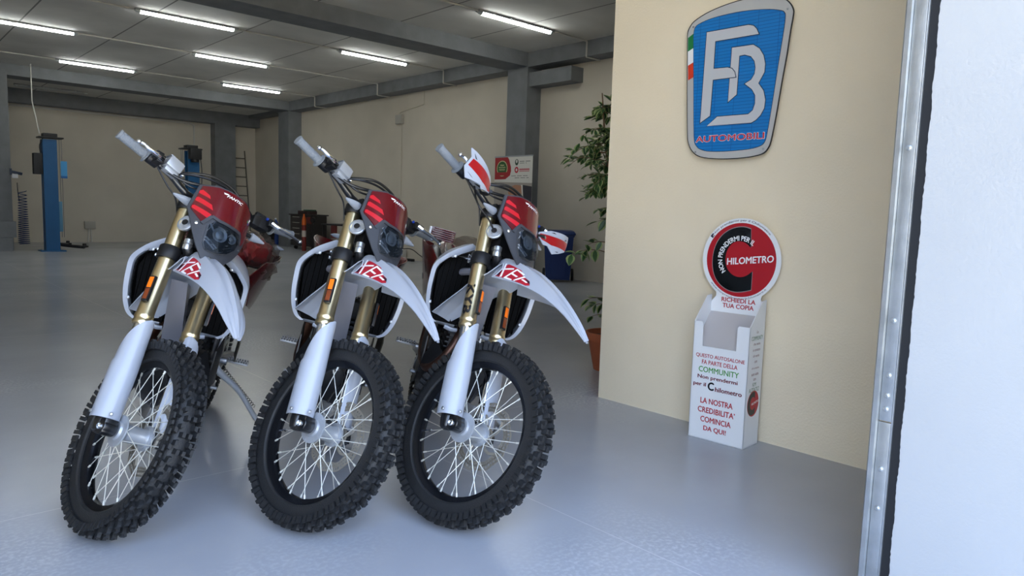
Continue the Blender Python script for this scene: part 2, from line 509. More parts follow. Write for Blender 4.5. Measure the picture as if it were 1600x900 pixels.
def mask_fn(lift=0.0):
    return lambda v, w, h: Vector((mask_u(v, w) + lift + h, v, w))


def torus_profile(R, tyre_r, half_w, n=13):
    """carcass cross-section from bead to bead: (radius, v)"""
    return [(R - (R - tyre_r) * (1 - sin(pi * k / (n - 1)) ** 0.65), -half_w * cos(pi * k / (n - 1)) * (1.0 - 0.18 * abs(cos(pi * k / (n - 1))) ** 6)) for k in range(n)]


def knob(mb, r0, r1, v0, ang, dv, da, tilt=0.0, skew=0.0):
    """a tread block standing on the carcass; tilt leans it outward like a shoulder block"""
    vs = []
    for r, k in ((r0, 1.0), (r1, 0.84)):
        for sv, sa in ((-1, -1), (1, -1), (1, 1), (-1, 1)):
            v = v0 + sv * dv * k + (tilt * (1 if v0 > 0 else -1) if r == r1 else 0)
            a = ang + sa * da * k + skew * sv
            vs.append((r * cos(a), v, r * sin(a)))
    mb.add(vs, [(3, 2, 1, 0), (4, 5, 6, 7), (0, 1, 5, 4), (1, 2, 6, 5), (2, 3, 7, 6), (3, 0, 4, 7)])


def tyre_mesh(R, rim_r, hw, nk):
    mb = MB()
    prof = torus_profile(R - 0.019, rim_r, hw)
    mb.lathe([(r, v) for r, v in prof] + [(rim_r - 0.006, hw * 0.7), (rim_r - 0.006, -hw * 0.7)], (0, 0, 0), (0, 1, 0), 96, closed=True)
    st = 2 * pi / nk
    for k in range(nk):
        a = k * st
        for s in (-1, 1):
            if k % 2 == 0:
                knob(mb, R - 0.022, R, s * hw * 0.25, a, hw * 0.16, st * 0.33)
                knob(mb, R - 0.030, R - 0.007, s * hw * 0.80, a + st * 0.4, hw * 0.15, st * 0.34, 0.005, 0.006 * s)
                knob(mb, R - 0.046, R - 0.022, s * hw * 1.02, a + st * 0.1, hw * 0.10, st * 0.42, 0.006)
            else:
                knob(mb, R - 0.024, R - 0.002, s * hw * 0.52, a, hw * 0.15, st * 0.32, 0.002, -0.006 * s)
                knob(mb, R - 0.046, R - 0.020, s * hw * 1.02, a + st * 0.2, hw * 0.10, st * 0.30, 0.006)
    return mb


def rim_mesh(r, hw):
    mb = MB()
    prof = [(r - 0.027, -0.004), (r - 0.024, -hw * .55), (r - 0.010, -hw * .85), (r + 0.008, -hw * 1.15), (r + 0.011, -hw * 1.1), (r - 0.004, -hw * .6), (r - 0.004, hw * .6), (r + 0.011, hw * 1.1), (r + 0.008, hw * 1.15), (r - 0.010, hw * .85), (r - 0.024, hw * .55), (r - 0.027, 0.004)]
    mb.lathe(prof, (0, 0, 0), (0, 1, 0), 80, closed=True)
    return mb


def hub_mesh(rl, rr, h):
    mb = MB()
    mb.lathe([(0.012, -h - 0.012), (rr * 0.55, -h - 0.012), (rr * 0.6, -h - 0.004), (rr, -h - 0.003), (rr, -h + 0.003), (rr * 0.72, -h + 0.010), (rr * 0.56, -h + 0.022), (rr * 0.56, 0), (rl * 0.62, h - 0.022), (rl * 0.75, h - 0.010), (rl * 0.80, h - 0.009), (rl * 0.80, h - 0.005), (rl, h - 0.004), (rl, h + 0.003), (rl * 0.6, h + 0.006), (rl * 0.55, h + 0.014), (0.012, h + 0.014)], (0, 0, 0), (0, 1, 0), 32)
    for k in range(9):                # drillings in the flange
        a = 2 * pi * k / 9
        mb.lathe([(0.003, -0.0045), (0.003, 0.001)], (rr * .86 * cos(a), -h, rr * .86 * sin(a)), (0, 1, 0), 8)
    return mb


def spoke_mesh(side, rf, rr, h, lean):
    """one spoke with its nipple, from the hub flange to the rim"""
    a0, a1 = 0.0, lean
    p0 = Vector((rf * cos(a0), side * h, rf * sin(a0))); p1 = Vector((rr * cos(a1), side * 0.008, rr * sin(a1)))
    d = (p1 - p0).normalized()
    mb = MB(); mb.tube([p0, p1 - d * 0.014], 0.0016, 6); mb.cyl(p1 - d * 0.017, p1 + d * 0.004, 0.0036, n=8)
    return mb


def disc_mesh(ro, ri, v):
    """wavy drilled brake disc on a five-arm carrier"""
    mb = MB(); n = 120
    ring = lambda r0, amp, y: [((r0 + amp * cos(10 * 2 * pi * k / n)) * cos(2 * pi * k / n), y, (r0 + amp * cos(10 * 2 * pi * k / n)) * sin(2 * pi * k / n)) for k in range(n)]
    # two rings of small bridges leave real holes between them
    vs, fs = [], []
    bands = [(ro, ro - 0.007), (ro - 0.016, ro - 0.022), (ri + 0.002, ri - 0.006)]
    for a, b in bands:
        mb.loft([ring(a, .003, v), ring(b, .003, v), ring(b, .003, v + .003), ring(a, .003, v + .003), ring(a, .003, v)], cap=False)
    for k in range(60):
        a = 2 * pi * k / 60
        for (r0, r1, off) in ((ro - 0.003, ro - 0.020, 0), (ro - 0.018, ri - 0.002, 0.05)):
            am = a + off
            mb.box(((r0 + r1) / 2 * cos(am), v + .0015, (r0 + r1) / 2 * sin(am)), (r0 - r1 + .004, .003, .0065), Matrix.Rotation(-am, 3, 'Y'))
    for k in range(5):
        a = 2 * pi * k / 5
        mb.tube([(0.040 * cos(a), v, 0.040 * sin(a)), (0.075 * cos(a + .25), v, 0.075 * sin(a + .25)), ((ri - .002) * cos(a + .55), v, (ri - .002) * sin(a + .55))], 0.0062, 6, smooth=3)
    mb.lathe([(0.036, -0.004), (0.046, -0.004), (0.046, 0.004), (0.036, 0.004)], (0, v, 0), (0, 1, 0), 30, closed=True)
    return mb


def front_fender():
    st = [(-.229, .4925, .058, .004), (-.16, .552, .070, .028), (-.09, .602, .078, .042), (-.03, .632, .085, .040), (.03, .643, .090, .038), (.058, .652, .091, .040), (.078, .694, .089, .094),
          (.12, .697, .091, .106), (.20, .660, .094, .098), (.28, .606, .091, .076), (.36, .533, .079, .046), (.43, .452, .060, .022), (.48, .383, .040, .010), (.512, .328, .014, .001)]
    c = catmull([(u, 0, w) for u, w, _, _ in st], 3); e = catmull([(hw, d, 0) for _, _, hw, d in st], 3)
    grid = []; NS = 24
    for i, p in enumerate(c):
        t = (c[min(i + 1, len(c) - 1)] - c[max(i - 1, 0)]).normalized(); nrm = Vector((-t.z, 0, t.x)); hw, d = e[i].x, max(e[i].y, 0)
        row = []
        front = min(1, max(0, (p.x - .10) / .15))
        for k in range(NS + 1):
            s = -1 + 2 * k / NS; a = abs(s)
            drop = d * max(0, (a - .42) / .58) ** 1.1 - 0.010 * front * max(0, 1 - a / .16) + 0.004 * front * max(0, 1 - abs(a - .45) / .2)
            row.append(p + Vector((0, s * hw, 0)) - nrm * drop)
        grid.append(row)
    return MB().sheet(grid, 0.0035), grid


FENDER_MB, FENDER_GRID = front_fender()


def fender_flank(a, b):
    """point on the right flank: a 0..1 along the flank behind the crease, b 0..1 from lower edge to crease"""
    i0, i1 = 21.4, 28.4                        # rows of the grid (u about .085 to .27)
    x = i0 + a * (i1 - i0); i = int(x); fx = x - i
    y = 0.35 + b * 4.6; j = int(y); fy = y - j
    g = FENDER_GRID
    p = (g[i][j] * (1 - fx) + g[i + 1][j] * fx) * (1 - fy) + (g[i][j + 1] * (1 - fx) + g[i + 1][j + 1] * fx) * fy
    du = g[i + 1][j] - g[i][j]; dv = g[i][j + 1] - g[i][j]
    n = du.cross(dv).normalized()
    if n.y > 0 and n.z < 0:
        n = -n
    return p, n


def flank_fn(lift):
    def fn(a, b, h):
        p, n = fender_flank(min(max(a, 0), .999), min(max(b, 0), .999))
        if n.dot(Vector((0, -1, 1))) < 0:
            n = -n
        return p + n * (lift + h)
    return fn


def fork_guard(s):
    grid = []
    key = ((.030, 128), (.16, 124), (.235, 122), (.262, 104), (.30, 86), (.332, 68), (.362, 44), (.388, 14), (.400, -16))
    for i in range(29):
        w = 0.030 + 0.370 * (i / 28) ** .9
        k = max(j for j in range(len(key) - 1) if key[j][0] <= w + 1e-9)
        q = min(1, (w - key[k][0]) / (key[k + 1][0] - key[k][0]))
        a_out = radians(key[k][1] + (key[k + 1][1] - key[k][1]) * q)
        a_in = radians(-50 + 16 * max(0, (w - .385) / .015) ** 2)
        r = 0.046 - 0.006 * max(0, (w - .20) / .20)
        row = []
        for j in range(15):
            a = a_in + (a_out - a_in) * j / 14
            rr = r + 0.004 * cos(a) + (0.005 if w < .235 else 0.0) * max(0, (j - 8) / 6)
            row.append(Vector((TUBE_U + 0.004 + rr * cos(a), s * (TUBE_V + rr * sin(a)), w)))
        grid.append(row)
    return MB().sheet(grid, 0.003 * (1 if s < 0 else -1))


def build_fork_parts(root, F, cfg):
    """everything that turns with the handlebar, in fork coordinates (u ahead, v left, w up)"""
    def part(mb, name, m, parent=None, **k):
        return mb.build(name, m, parent or root, None if parent else F, **k)

    for s in (-1, 1):
        # upside-down fork leg: gold outer tube, chrome stanchion, black axle clamp, white guard
        mb = MB().lathe([(.0325, .383), (.0335, .386), (.0335, .396), (.0318, .399), (.0318, .407), (.0335, .410), (.0335, .418), (.0312, .424), (.0305, .60), (.0290, .72), (.0285, .86), (.0285, .905), (.020, .905)], (TUBE_U, s * TUBE_V, 0), (0, 0, 1), 28)
        leg = part(mb, 'fork_tube', M_GOLD)
        cap = MB().lathe([(.0285, .904), (.0255, .910), (.0255, .914), (.012, .915), (.011, .922), (.001, .922)], (TUBE_U, s * TUBE_V, 0), (0, 0, 1), 20)
        part(cap, 'fork_cap', M_BMETAL, leg)
        st = MB().lathe([(.0235, .045), (.0235, .386)], (TUBE_U, s * TUBE_V, 0), (0, 0, 1), 20)
        part(st, 'stanchion', M_CHROME, leg)
        lug = MB()
        lug.lathe([(.020, .060), (.029, .055), (.030, .020), (.027, -.012), (.012, -.022)], (TUBE_U + .004, s * TUBE_V, 0), (0, 0, 1), 16)
        lug.box((OFFS - .012, s * (TUBE_V - .002), .004), (.07, .045, .048))
        lug.lathe([(.026, -.024), (.027, -.02), (.027, .02), (.026, .024)], (OFFS, s * (TUBE_V - .004), 0), (0, 1, 0), 20)
        lug_o = part(lug, 'axle_clamp', M_BMETAL, leg, bevel=.003)
        nut = MB().lathe([(.012, 0), (.012, .006), (.009, .009), (.0085, .004)], (OFFS, s * (TUBE_V + .020), 0), (0, s, 0), 16)
        part(nut, 'axle_nut', M_CHROME, lug_o)
        bolt = MB().lathe([(.009, 0), (.009, .004), (.006, .005), (.006, .001), (.001, .001)], (TUBE_U + .033, s * (TUBE_V + .012), .004), (1, s * .35, 0), 12)
        part(bolt, 'pinch_bolt', M_CHROME, lug_o)
        guard = part(fork_guard(s), 'fork_guard', M_WHITE)
        for du, dv in ((.066, .012), (.022, .060)):
            sc = MB().lathe([(.0065, 0), (.0065, .003), (.004, .005)], (TUBE_U + du, s * (TUBE_V + dv), .043), (.8 if du > .04 else .1, s * (.2 if du > .04 else 1), 0), 10)
            part(sc, 'screw', M_ALU, guard)
        # side reflectors
        if cfg['reflector'] == 'side':
            cen = Vector((TUBE_U + .022, s * (TUBE_V + .030), .512)); out = Vector((.38, s * .92, 0))
        else:
            cen = Vector((TUBE_U + .031, s * (TUBE_V - .012) if s < 0 else s * (TUBE_V - .012), .492)); out = Vector((.95, .28, 0)) if s < 0 else Vector((.95, -.05, 0))
        out.normalize(); side = Vector((0, 0, 1)).cross(out)
        Rr = Matrix((side, Vector((0, 0, 1)), out)).transposed()
        base = MB().box(cen, (.026, .100, .012), Rr)
        bo = part(base, 'reflector', [M_BLACK], bevel=.002)
        top = MB().box(cen + out * .006 + Vector((0, 0, .024)), (.018, .042, .004), Rr)
        part(top, 'reflector_lens', M_ORANGE, bo, bevel=.001)
        low = MB().box(cen + out * .006 + Vector((0, 0, -.022)), (.018, .042, .003), Rr)
        part(low, 'reflector_lens', mat('dark_amber', (120, 52, 16), 0.3, coat=.5), bo, bevel=.001)
    if cfg.get('decal'):
        d = MB(); s = -1
        def fn(x, y, h):
            a = radians(-77) + (y - .018) / .0315
            return Vector((TUBE_U + (.0316 + h) * cos(a), -TUBE_V + (.0316 + h) * sin(a), .556 - x))
        d.text('KYB', fn, 0.0, 0.0, .128, .036, bold=.06)
        part(d, 'fork_lettering', M_BPRINT, recalc=False)

    # triple clamps and stem
    lc = MB()
    for s in (-1, 1):
        lc.lathe([(.038, .648), (.0405, .652), (.0405, .696), (.038, .700), (.030, .700), (.030, .648)], (TUBE_U, s * TUBE_V, 0), (0, 0, 1), 28, closed=True)
    lc.loft([[(-.045, v, .652), (.050 - .03 * abs(v) / .1, v, .652), (.050 - .03 * abs(v) / .1, v, .692), (-.045, v, .692)] for v in (-.075, -.04, 0, .04, .075)])
    lco = part(lc, 'lower_clamp', M_MATTE, bevel=.002)
    for s in (-1, 1):
        for dz in (-.012, .012):
            part(MB().lathe([(.007, 0), (.007, .007), (.004, .008)], (TUBE_U - .034, s * (TUBE_V + .025), .674 + dz), (-.5, s, 0), 10), 'clamp_bolt', M_CHROME, lco)
    uc = MB()
    for s in (-1, 1):
        uc.lathe([(.036, .862), (.038, .866), (.038, .898), (.036, .902), (.0285, .902), (.0285, .862)], (TUBE_U, s * TUBE_V, 0), (0, 0, 1), 24, closed=True)
    uc.loft([[(-.05, v, .868), (.035, v, .868), (.035, v, .898), (-.05, v, .898)] for v in (-.072, -.03, .03, .072)])
    uco = part(uc, 'upper_clamp', M_MATTE, bevel=.002)
    for s in (-1, 1):
        for dv, du, dw in ((.030, .03, .884), (.012, .046, .872)):
            part(MB().lathe([(.006, 0), (.006, .006), (.003, .007)], (TUBE_U + du, s * (TUBE_V - dv), dw), (1, 0, .3), 10), 'clamp_bolt', M_CHROME, uco)
    part(MB().lathe([(.026, .66), (.026, .91), (.016, .912), (.015, .925)], (0, 0, 0), (0, 0, 1), 20), 'steering_stem', M_ALU)

    # handlebar
    hb = MB()
    hb.tube([(-.030, -.405, 1.031), (-.022, -.29, 1.006), (-.012, -.20, .985), (-.002, -.13, .948), (0, -.085, .936), (0, .085, .936), (-.002, .13, .948), (-.012, .20, .985), (-.022, .29, 1.006), (-.030, .405, 1.031)], [.011, .011, .0125, .0145, .0145, .0145, .0145, .0125, .011, .011], 14, smooth=5)
    bar = part(hb, 'handlebar', M_BMETAL)
    bc = MB()
    for s in (-1, 1):
        bc.box((0, s * .05, .928), (.05, .045, .055)); bc.box((0, s * .05, .905), (.035, .035, .03))
    part(bc, 'bar_clamp', M_BMETAL, bevel=.004)
    part(MB().box((.005, 0, .952), (.05, .10, .026)), 'instrument', M_BLACK, bevel=.006)
    for s in (-1, 1):
        p0, p1 = Vector((-.022, s * .292, 1.006)), Vector((-.0305, s * .412, 1.033)); d = (p1 - p0).normalized()
        prof = [(.012, 0), (.030, .001), (.031, .005), (.019, .008)]
        for k in range(14):
            z = .012 + k * .0072; prof += [(.0172, z), (.0178, z + .002), (.0178, z + .0045), (.0172, z + .0062)]
        prof += [(.0195, .114), (.0195, .1215), (.012, .123), (.001, .123)]
        part(MB().lathe(prof, p0, d, 20), 'grip', M_GRIP)
        # lever perch and lever with its ball end
        pe = MB(); pe.box((.012, s * .262, 1.000), (.052, .030, .034)); pe.box((.034, s * .276, 1.000), (.03, .032, .018))
        po = part(pe, 'lever_perch', M_BLACK, bevel=.005)
        lv = MB()
        be = .362 if s < 0 else .412; bw = 1.006 if s < 0 else .984
        lv.tube([(.042, s * .258, .996), (.056, s * .285, .994 if s < 0 else .985), (.062, s * (.285 + .5 * (be - .285)), (bw + .99) / 2 - .004), (.054, s * (be - .018), bw - .001), (.050, s * (be - .004), bw)], [.011, .010, .0075, .006, .0055], 10, smooth=4, flat=.7)
        lv.lathe([(.0005, -.0095), (.005, -.008), (.0085, -.004), (.0095, 0), (.0085, .004), (.005, .008), (.0005, .0095)], (.049, s * be, bw + .001), (0, 0, 1), 14)
        part(lv, 'lever', M_CHROME, po)
        sw = MB()
        if s < 0:
            sw.tube([(-.016, s * .245, .998), (-.020, s * .288, 1.006)], [.023, .023], 14); sw.box((-.005, s * .262, 1.026), (.04, .03, .02))
        else:
            sw.box((-.010, s * .240, .992), (.05, .050, .052)); sw.box((.008, s * .195, .980), (.045, .035, .045)); sw.tube([(-.016, s * .21, .985), (-.021, s * .289, 1.004)], [.020, .022], 12)
            sw.box((-.01, s * .225, 1.025), (.02, .05, .018))
        swo = part(sw, 'switch_housing', M_BLACK, bevel=.004)
        part(MB().lathe([(.006, 0), (.006, .008), (.003, .010)], (.018, s * (.243 if s > 0 else .252), 1.012), (1, 0, .4), 10), 'switch_button', mat('blue_button', (30, 60, 150), .4) if s > 0 else M_CHROME, swo)
    mc = MB()
    Rm = Matrix.Rotation(radians(-12), 3, 'X')
    mc.box((.018, -.205, 1.006), (.050, .062, .044), Rm); mc.box((.012, -.205, .980), (.034, .056, .022), Rm)
    mco = part(mc, 'brake_reservoir', M_SILVER, bevel=.004)
    part(MB().box((.018, -.206, 1.0295), (.046, .058, .005), Rm), 'reservoir_cap', M_ALU, mco, bevel=.002)
    part(MB().lathe([(.012, 0), (.012, .010), (.006, .012)], (.022, -.168, .990), (.2, 1, -.2), 12), 'banjo_bolt', M_CHROME, mco)
    # cables and hoses loop from the bar to behind the mask
    hoses = [([(.030, -.165, .994), (.060, -.13, 1.006), (.080, -.09, 1.018), (.085, -.04, 1.024), (.085, .02, 1.018), (.082, .06, .998), (.078, .085, .960), (.065, .088, .90), (.05, .06, .78)], .0058),
             ([(.020, -.18, .985), (.060, -.14, .994), (.078, -.08, 1.006), (.082, -.02, 1.010), (.082, .03, 1.002), (.078, .07, .980), (.07, .080, .88)], .0046),
             ([(0, -.235, .985), (.040, -.16, .962), (.068, -.07, .980), (.075, -.01, 1.000), (.075, .045, 1.006), (.070, .078, .985), (.06, .085, .93), (.05, .06, .86)], .0068),
             ([(0, .20, .985), (.03, .14, 1.0), (.06, .08, .99), (.075, .04, .96), (.05, .02, .85)], .0045),
             ([(.02, -.19, .975), (.05, -.13, .95), (.06, -.06, .966), (.066, .0, .985), (.066, .05, .98), (.05, .07, .90)], .0042),
             ([(-.01, -.25, .985), (.0, -.19, .93), (-.005, -.14, .90), (-.02, -.10, .84)], .0032),
             ([(.01, .19, .975), (.02, .15, .94), (.01, .10, .90), (0, .08, .82)], .0032)]
    if cfg.get('loop'):
        hoses.append(([(.0, -.20, .97), (.03, -.205, .90), (.05, -.19, .86), (.06, -.14, .835), (.055, -.09, .81)], .004))
    for p, r in hoses:
        part(MB().tube(p, r, 8, smooth=6), 'hose', M_BLACK)
    # brake hose down the left leg to the caliper
    bh = MB().tube([(.05, .07, .66), (.01, .125, .50), (.0, .135, .40), (-.005, .120, .26), (-.02, .08, .185), (-.035, .066, .12), (-.03, .08, .07)], .0046, 8, smooth=5)
    part(bh, 'brake_hose', M_BLACK)
    br = MB().tube([(-.02, -.06, .30), (.03, .0, .275), (.035, .05, .24), (.02, .09, .205)], .0046, 8, smooth=5)
    part(br, 'brake_hose', M_BLACK)

    # fender with its decal
    fo = part(FENDER_MB, 'front_fender', M_WHITE, angle=40)
    dm = MB()
    dm.mi(0).poly([(.02, .16), (.03, .55), (.12, .98), (.28, .98), (.52, .93), (.66, .62), (.86, .52), (.97, .20), (.93, .02), (.10, .03)], flank_fn(.0006), .0006, .12)
    dm.mi(1)
    fx = flank_fn(.0014)
    def strokes(L, wdt):
        for (x0, y0, x1, y1) in L:
            dx, dy = (x1 - x0), (y1 - y0) * .42; l = sqrt(dx * dx + dy * dy); nx, ny = -dy / l * wdt, dx / l * wdt / .42
            dm.poly([(x0 + nx, y0 + ny), (x0 - nx, y0 - ny), (x1 - nx, y1 - ny), (x1 + nx, y1 + ny)], fx, .0004, .08)
    strokes([(.04, .98, .27, .04), (.02, .42, .34, .80),                        # X
             (.38, .04, .42, .90), (.40, .86, .66, .72), (.40, .48, .60, .38), (.37, .08, .58, .03),   # E
             (.64, .04, .72, .62), (.74, .36, .88, .28)], .022)                # F
    dm.mi(2)
    dm.poly([(.03, .05), (.03, .34), (.12, .44), (.20, .08)], flank_fn(.0010), .0003, .1)
    dm.poly([(.76, .52), (.88, .50), (.95, .28), (.90, .30)], flank_fn(.0010), .0003, .1)
    part(dm, 'fender_decal', [M_DECALRED, M_WPRINT, mat('decal_dark', (52, 16, 36), .4)], fo, recalc=False)

    # headlight mask: red plate over a grey surround
    red = [(0, .963), (.064, .962), (.108, .946), (.122, .925), (.124, .840), (.108, .795), (.092, .789), (.080, .828), (.052, .835), (.030, .826), (0, .824),
           (-.030, .826), (-.046, .834), (-.058, .836), (-.083, .796), (-.124, .842), (-.126, .848), (-.112, .949), (-.064, .962)]
    ro = part(MB().poly(red, mask_fn(.002), .004, .03), 'number_plate', M_RED)
    stp = MB()
    for q in ([(-.116, .926), (-.108, .932), (-.084, .916), (-.079, .902), (-.117, .915)], [(-.119, .894), (-.114, .898), (-.070, .880), (-.061, .858), (-.1205, .880)], [(-.1235, .856), (-.119, .860), (-.062, .839), (-.070, .819), (-.1235, .846)]):
        stp.poly(q, mask_fn(.0064), .0004, .03)
    part(stp, 'stripe_decal', M_STRIPE, ro, recalc=False)
    lt = MB(); m0 = mask_fn(.0066)
    lt.text('FANTIC', lambda x, y, h: m0(x, y, h), -.030, .936, .074, .012, bold=.03, shear=.3)
    lt.poly([(-.044, .950), (-.024, .951), (-.030, .945), (-.040, .944)], m0, .0005)
    part(lt, 'plate_lettering', M_WPRINT, ro, recalc=False)
    em = MB(); em.mi(0).poly([(.100, .908), (.106, .908), (.106, .898), (.100, .898)], m0, .0005); em.mi(1).poly([(.106, .902), (.112, .902), (.112, .892), (.106, .892)], m0, .0005)
    part(em, 'plate_emblem', [mat('emblem_green', (30, 120, 60), .4), mat('emblem_blue', (40, 60, 140), .4)], ro, recalc=False)
    grey = [(.131, .842), (.126, .800), (.104, .752), (.074, .706), (.040, .668), (.028, .650), (-.030, .650), (-.052, .656), (-.078, .700), (-.100, .752), (-.128, .834), (-.133, .848), (-.119, .953), (-.067, .970), (.067, .970), (.116, .952), (.130, .928)]
    go = part(MB().poly(grey, mask_fn(-.004), .005, .03), 'mask_surround', M_DGREY)
    rim = MB()
    ridge = [(-.083, .792), (-.058, .834), (-.030, .826), (.030, .826), (.078, .828), (.092, .786)]
    for a, b in zip(ridge[:-1], ridge[1:]):
        dx, dy = b[0] - a[0], b[1] - a[1]; l = sqrt(dx * dx + dy * dy); nx, ny = -dy / l * .006, dx / l * .006
        rim.poly([(a[0] + nx, a[1] + ny), (a[0] - nx, a[1] - ny), (b[0] - nx, b[1] - ny), (b[0] + nx, b[1] + ny)], mask_fn(.003), .005, .02)
    part(rim, 'mask_ridge', M_DGREY, go)
    for v, w in ((-.096, .790), (.104, .770), (-.022, .664)):
        part(MB().lathe([(.0065, 0), (.0065, .003), (.003, .005)], (mask_u(v, w) + .001, v, w), (1, v * 6, 0), 12), 'screw', M_CHROME, go)
    # headlight: dark bowl, reflector and a clear lens bulging over them
    lens = [(-.062, .715), (-.064, .752), (-.064, .795), (-.046, .815), (-.021, .812), (.022, .808), (.064, .820), (.078, .795), (.060, .741), (.026, .706), (-.008, .691), (-.050, .692)]
    ho = part(MB().poly(lens, mask_fn(.0015), .003, .03), 'headlight', mat('lamp_bowl', (86, 88, 92), .3, metal=.5))
    rf = MB()
    for v, w, r in ((-.012, .772, .030), (.040, .780, .020)):
        rf.lathe([(r, .001), (r * .95, .006), (r * .6, .003), (r * .35, .0065), (.001, .0075)], (mask_u(v, w) + .003, v, w), (1, 0, 0), 22)
    for a in ((-.060, .730, -.020, .704), (-.060, .742, -.012, .712), (.0, .700, .050, .735), (.012, .722, .052, .748), (-.058, .800, -.040, .775), (-.06, .77, -.045, .812), (-.04, .715, .03, .745), (.03, .80, .062, .79), (-.03, .80, .01, .80)):
        rf.poly([(a[0], a[1]), (a[0] + .004, a[1] + .005), (a[2] + .004, a[3] + .005), (a[2], a[3])], mask_fn(.0045), .002)  # silver strokes stand in for bright reflections in the lamp glass
    part(rf, 'lamp_reflector', mat('reflector_silver', (196, 200, 206), .25, metal=.25), ho)
    def lens_fn(v, w, h):
        q = max(0, 1 - ((v / .085) ** 2 + ((w - .760) / .085) ** 2))
        return Vector((mask_u(v, w) + .005 + .022 * sqrt(q) + h, v, w))
    part(MB().poly(lens, lens_fn, .0015, .014), 'lamp_lens', M_LENS, ho)
    # indicators on short stalks
    for s in (-1, 1):
        vi = -.118 if s < 0 else .185; ve = -.184 if s < 0 else .248
        stalk = MB().tube([(.055, s * .06, .884), (.052, vi, .888)], [.010, .009], 10)
        so = part(stalk, 'indicator', M_BLACK)
        vi += .008 * -s
        ln = MB().lathe([(.001, -.002), (.017, 0), (.018, .006), (.014, .030), (.008, .055), (.004, .068), (.001, .070)], (.052, vi, .888), (0, s, .02), 16)
        part(ln, 'indicator_lens', M_LENSFROST, so)
    # horn beside the mask on the right leg
    hn = MB()
    hn.lathe([(.001, 0), (.022, 0), (.024, .004), (.032, .005), (.034, .010), (.034, .016), (.030, .018), (.028, .012), (.014, .010), (.012, .018), (.006, .019), (.001, .019)], (.062, -.088, .797), (.45, -.89, .1), 26)
    hn_o = part(hn, 'horn', M_SILVER)
    part(MB().lathe([(.012, 0), (.012, .003), (.001, .004)], (.0705, -.105, .799), (.45, -.89, .1), 14), 'horn_centre', M_BLACK, hn_o)
    # brackets and loom between the legs
    lm = MB()
    lm.box((.05, 0, .80), (.05, .12, .16)); lm.tube([(.05, -.06, .74), (.07, -.055, .70), (.04, -.03, .68)], .018, 10, smooth=4); lm.box((.03, -.04, .72), (.04, .05, .05))
    part(lm, 'loom_box', M_BLACK, bevel=.008)
    part(MB().lathe([(.015, 0), (.017, .004), (.017, .020), (.014, .023), (.017, .026), (.017, .042), (.010, .046)], (.070, -.062, .700), (.1, -.1, 1), 16), 'ignition_lock', M_ALU)

    # front wheel
    W = F @ Matrix.Translation((OFFS, 0, 0))
    wheel = SH('rim_f', lambda: rim_mesh(.268, .024)).inst('wheel', M_RIM, root, W)
    SH('tyre_f', lambda: tyre_mesh(.352, .272, .043, 78)).inst('tyre', M_RUBBER, wheel)
    SH('hub_f', lambda: hub_mesh(.046, .056, .052)).inst('hub', M_HUB, wheel)
    SH('disc_f', lambda: disc_mesh(.132, .104, .070)).inst('brake_disc', M_DISC, wheel)
    SH('axle_f', lambda: MB().cyl((0, -.09, 0), (0, .09, 0), .011)).inst('axle', M_CHROME, wheel)
    spokes(wheel, 'f', .043, .246, .050, .68)
    # a valve stem on the rim
    SH('valve', lambda: MB().cyl((-.243, 0, .0), (-.205, -.004, 0), .0035, n=8).cyl((-.206, -.004, 0), (-.198, -.004, 0), .0055, n=8)).inst('valve_stem', M_CHROME, wheel)
    cal = MB(); cal.box((-.040, .078, .105), (.075, .044, .050), Matrix.Rotation(radians(20), 3, 'Y')); cal.box((-.035, .10, .055), (.022, .018, .09)); cal.cyl((-.055, .10, .115), (-.055, .108, .115), .018)
    part(cal, 'brake_caliper', M_ALU, None, bevel=.005)


class Shared:
    """mesh data used by every copy of a part"""
    store = {}


class SH:
    def __init__(self, key, make):
        self.key, self.make = key, make

    def inst(self, name, m, parent, M=None, **k):
        if self.key in Shared.store:
            return link(name, Shared.store[self.key], parent, M)
        o = self.make().build(name, m, parent, M, **k)
        Shared.store[self.key] = o.data
        return o


def spokes(wheel, key, rf, rr, h, lean):
    for k in range(36):
        side = -1 if k % 2 else 1; lead = 1 if (k // 2) % 2 else -1
        ang = 2 * pi * k / 36
        SH('spoke_%s%d%d' % (key, side, lead), lambda: spoke_mesh(side, rf, rr, h, lead * lean)).inst('spoke', M_STEEL, wheel, Matrix.Rotation(-(ang - lead * lean), 4, 'Y'))


def mirror(pts, s):
    return [(p[0], s * p[1], p[2]) for p in pts]


